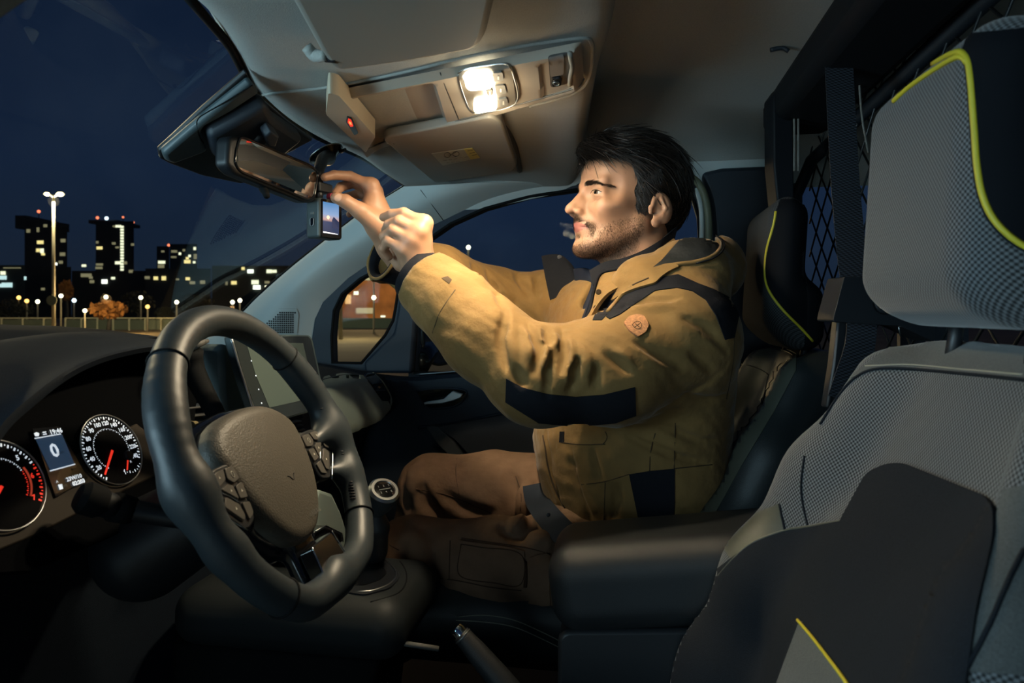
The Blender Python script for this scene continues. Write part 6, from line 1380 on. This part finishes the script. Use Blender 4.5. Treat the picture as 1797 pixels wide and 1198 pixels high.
for q in ([(799, 508), (785, 528), (770, 552), (759, 584)], [(985, 776), (1020, 780), (1062, 779)], [(1185, 742), (1183, 822)], [(1062, 757), (1067, 768), (1058, 779)], [(1104, 832), (1060, 845), (1020, 850)], [(1062, 846), (1060, 900), (1058, 945)],
          [(1140, 826), (1142, 790), (1150, 760)], [(1255, 520), (1282, 560), (1288, 620), (1275, 700)], [(1184, 822), (1250, 815)], [(1128, 952), (1060, 950)]):
    seam('stitched_seam', q, jt, .0009, M['seam_dark'], jk, lift=.0)
panel('under_flap', [(1040, 562), (1050, 540), (1068, 518), (1100, 500), (1126, 484), (1140, 478), (1110, 500), (1086, 522), (1072, 545), (1056, 562)], jt, M['jacket_black'], jk, .0, .0012, 4, maxjump=.09)
hfp = panel('hood_flap', [(1074, 529), (1088, 508), (1106, 491), (1135, 476), (1165, 467), (1182, 464), (1192, 470), (1172, 480), (1160, 489), (1151, 499), (1115, 509), (1092, 519)], jt, M['jacket_tan'], jk, .002, .0035, 4, rnd=4, maxjump=.09)
seam('flap_slot', [(1114, 502), (1128, 496), (1141, 491)], jt, .0012, M['seam_dark'], jk, lift=.006)
# zip and front placket edge
seam('zip', [(931, 764), (936, 800), (942, 840), (950, 880), (968, 920), (1000, 955)], jt, .0035, M['jacket_black'], jk, lift=.0, label='dark front zip')
seam('placket_edge', [(953, 764), (957, 785), (962, 820), (975, 860), (1000, 905), (1030, 945)], jt, .0018, M['seam_dark'], jk, lift=.0)
# cuffs: tan edge tab and dark inner rib
def ring(nm, c, axis, R_, r, m, par, sc=1.0):
    s, t, n = basis(axis); return tube(nm, [c+(s*cos(a)+t*sin(a)*sc)*R_ for a in np.linspace(0, 2*pi, 41)[:-1]], r, m, par, 8, closed=True)
for W_, d_, R1, ic in ((LWR+d1*.004, d1, .0525, .036), (RWR-d2*.002, d2, .0485, .018)):
    s_, t_, n_ = basis(d_)
    V, F = lathe_geo([(R1-.006, -.035), (R1-.0035, .0), (R1-.005, .014), (R1-.009, .015), (R1-.013, .004), (R1-.014, -.03)], W_+d_*ic, d_, 40); 
    mesh('inner_cuff', V[:-0] if False else V, F[:-2], M['jacket_black'], jk, label='black ribbed inner cuff')
    ring('cuff_hem', W_+d_*.031, d_, R1-.0035, .0030, M['jacket_tan'], jk)
panel('cuff_velcro', [(775, 488), (786, 485), (793, 491), (788, 498)], jt, M['seam_dark'], jk, .0, .001, 3)
# hood lining, rim
panel('hood_lining', [(1112, 500), (1090, 512), (1130, 482), (1160, 458), (1190, 425), (1208, 398), (1235, 396), (1254, 412), (1261, 432), (1252, 446), (1220, 458), (1170, 466), (1130, 484)], jt, M['lining'], jk, .0, .0014, 4, maxjump=.09)
seam('hood_rim', [(1240, 396), (1256, 412), (1264, 434), (1252, 449), (1218, 461), (1172, 468), (1132, 486), (1100, 512), (1068, 548)], jt, .0040, M['jacket_tan'], jk, lift=.002, jump=.15)
seam('hood_rim_edge', [(1242, 394), (1260, 412), (1268, 434), (1256, 452), (1220, 466)], jt, .0014, M['jacket_black'], jk, lift=.006, jump=.15)
# collar: near side leaf, far side black flap, shirt
def sheet(nm, rows, m, par, th=.006, **k): return surf([[P(*q) for q in r] for r in rows], 16, 34, th, nm, m, par, **k)
sheet('near_collar', [[(1016, 578, 1.150), (1036, 548, 1.152), (1044, 510, 1.165), (1056, 480, 1.178), (1090, 472, 1.172), (1122, 462, 1.168), (1150, 441, 1.180), (1182, 418, 1.215)],
                      [(1000, 585, 1.150), (1030, 556, 1.140), (1050, 525, 1.140), (1072, 496, 1.145), (1104, 486, 1.140), (1135, 474, 1.145), (1165, 452, 1.165), (1195, 430, 1.21)],
                      [(996, 590, 1.152), (1030, 564, 1.136), (1047, 536, 1.132), (1068, 513, 1.132), (1100, 497, 1.130), (1127, 482, 1.138), (1158, 458, 1.163), (1188, 434, 1.208)]], M['jacket_tan'], jk, label='tan stand-up collar')
sheet('inner_collar', [[(1034, 474, 1.20), (1062, 459, 1.195), (1095, 452, 1.19), (1130, 438, 1.19), (1163, 418, 1.205), (1190, 396, 1.24)],
                       [(1040, 500, 1.175), (1058, 482, 1.182), (1092, 474, 1.178), (1124, 464, 1.176), (1152, 444, 1.188), (1184, 420, 1.222)]], M['jacket_black'], jk, .005, label='black inner collar around the neck')
tube('collar_edge', [P(*q) for q in ((1012, 578, 1.148), (1034, 547, 1.150), (1042, 509, 1.163), (1055, 479, 1.176), (1090, 471, 1.170), (1122, 461, 1.166), (1150, 440, 1.178))], .0028, M['jacket_black'], jk, 8, n=30)
fcl = sheet('far_collar', [[(950, 449, 1.40), (968, 446, 1.395), (986, 448, 1.385), (1002, 462, 1.375), (1010, 474, 1.37)], [(957, 488, 1.37), (975, 482, 1.36), (992, 480, 1.355), (1006, 482, 1.35), (1013, 490, 1.35)], [(965, 526, 1.35), (982, 520, 1.34), (996, 516, 1.335), (1008, 512, 1.33), (1014, 508, 1.33)]], M['jacket_black'], jk, label='black turned-out far collar flap')
sheet('far_front', [[(966, 524, 1.352), (990, 518, 1.335), (1012, 508, 1.328)], [(974, 556, 1.33), (992, 550, 1.32), (1008, 540, 1.31)], [(984, 590, 1.30), (996, 586, 1.29), (1006, 578, 1.28)]], M['jacket_tan'], jk)
lathe('snap_button', [(.0003, .002), (.004, .0018), (.0048, 0), (.0003, 0)], P(982, 451, 1.383), -VIEW+RIGHT*.1, M['satin_metal'], fcl, 16)
sheet('shirt', [[(1006, 472, 1.34), (1022, 470, 1.29), (1042, 474, 1.26), (1066, 470, 1.235)], [(1008, 500, 1.33), (1022, 505, 1.29), (1036, 505, 1.25), (1052, 492, 1.22)], [(1000, 552, 1.30), (1010, 552, 1.27), (1020, 548, 1.23), (1034, 530, 1.20)], [(990, 590, 1.27), (998, 590, 1.24), (1008, 586, 1.21), (1018, 580, 1.18)]], M['shirt_navy'], PE, label='dark navy shirt collar')
for a, b, d in ((1050, 512, 1.144), (1046, 540, 1.137)): lathe('snap_button', [(.0003, .002), (.004, .0018), (.0048, 0), (.0003, 0)], P(a, b, d), -VIEW+RIGHT*-.1, M['seam_dark'], jk, 16)
# ---------- trousers
tf = Field((-.62, 1.05, .44), (.22, 1.68, 1.08), .0055)
NH, NK = PY(1075, 1010, 1.21), PY(722, 972, 1.20); FH, FK = PY(1010, 880, 1.42), PY(758, 856, 1.46)
tf.chain([NH, NH*.45+NK*.55, NK], [.092, .077, .063], .03); tf.chain([NK, PY(700, 1110, 1.21)], [.062, .052], .03)
tf.chain([FH, FH*.45+FK*.55, FK], [.100, .086, .071], .03); tf.chain([FK, PY(722, 1000, 1.44)], [.068, .058], .03)
tf.ell(PY(1090, 930, 1.32), (.17, .17, .11), .05, R=TR_)
V0, Q0 = tf.geo(1); tt0 = bvh((V0.tolist(), Q0.tolist()))
for pl in [[(722, 815), (712, 850), (716, 900)], [(738, 850), (745, 880), (770, 905)], [(905, 872), (925, 895), (930, 925)], [(890, 830), (905, 860), (912, 890)], [(930, 850), (925, 880), (905, 925)], [(700, 975), (712, 1005), (740, 1030)], [(880, 925), (910, 935), (940, 932)], [(745, 965), (752, 1005), (770, 1035)], [(780, 870), (820, 895), (860, 900)], [(960, 950), (985, 975), (1000, 1000)], [(700, 900), (698, 925)]]: carve(tf, tt0, pl, .007, .018, 's', .002)
for pl in [[(915, 860), (920, 895), (905, 925)], [(728, 820), (722, 860)], [(720, 940), (735, 960), (738, 1000)], [(935, 940), (960, 955)]]: carve(tf, tt0, pl, .007, .02, 'u', -.002)
tf.warp(lambda x, y, z: .0015*np.sin(x*80+np.sin(z*60)*1.5)*np.sin(z*90+y*40), .03)
tr = tf.obj('trousers', M['trouser'], PE, smooth=2, label='brown canvas work trousers'); trt = obvh(tr)
cp_ = panel('cargo_pocket', [(806, 950), (840, 954), (884, 960), (920, 968), (922, 1000), (918, 1030), (870, 1026), (822, 1018), (804, 1014), (806, 985)], trt, M['trouser'], tr, .001, .004, 5, label='cargo pocket on the near thigh')
seam('pocket_stitching', [(811, 957), (850, 962), (916, 974), (914, 1024), (868, 1020), (808, 1008), (811, 957)], trt, .0009, M['trouser_seam'], tr, lift=.0052)
panel('tool_pocket', [(928, 980), (958, 970), (964, 976), (966, 1060), (928, 1062)], trt, M['trouser'], tr, .001, .003, 5)
seam('pocket_shadow_gap', [(921, 985), (922, 1010), (921, 1030)], trt, .004, M['trouser_seam'], tr, lift=.0)
for q in ([(928, 982), (958, 972), (962, 1000), (964, 1060)], [(802, 804), (800, 830), (806, 868)], [(730, 858), (790, 870), (850, 895), (900, 918), (950, 930)], [(776, 908), (772, 950), (776, 1010)], [(810, 944), (920, 960), (965, 972)], [(735, 1012), (800, 1018), (860, 1030), (915, 1036)], [(905, 835), (915, 870), (910, 920)], [(668, 925), (676, 950), (700, 965)], [(790, 948), (788, 1016)]):
    seam('stitched_seam', q, trt, .0010, M['trouser_seam'], tr, lift=.0)
# lap belt over the hip
LB = thing('lap_belt', 'dark blue lap belt band across the hip of the man', 'seat belt', tuple(PY(980, 930, 1.2)))
mat('belt_navy', (.014, .021, .034), .7, spec=.2, bump=(900, .3, .0006))
lbt = obvh(jk, tr); q = spline([(a, b, 0) for a, b in ((940, 850), (944, 875), (958, 903), (985, 932), (1010, 955), (1032, 974))], 30); pp = []
for a, b, _ in q:
    l, nn = hit(lbt, a, b); pp.append(l+nn*.006)
for _ in range(6): pp = [pp[0]]+[pp[k]*.5+.25*(pp[k-1]+pp[k+1]) for k in range(1, len(pp)-1)]+[pp[-1]]
band('webbing', [x-VIEW*.006 for x in pp], .044, .003, M['belt_navy'], LB, RIGHT*.8+UP*.5+VIEW*.1, 30)
lathe('belt_stud', [(.0003, .002), (.0035, .0015), (.004, 0), (.0003, 0)], P(962, 903, 1.155), -VIEW, M['black_plastic'], LB, 12)
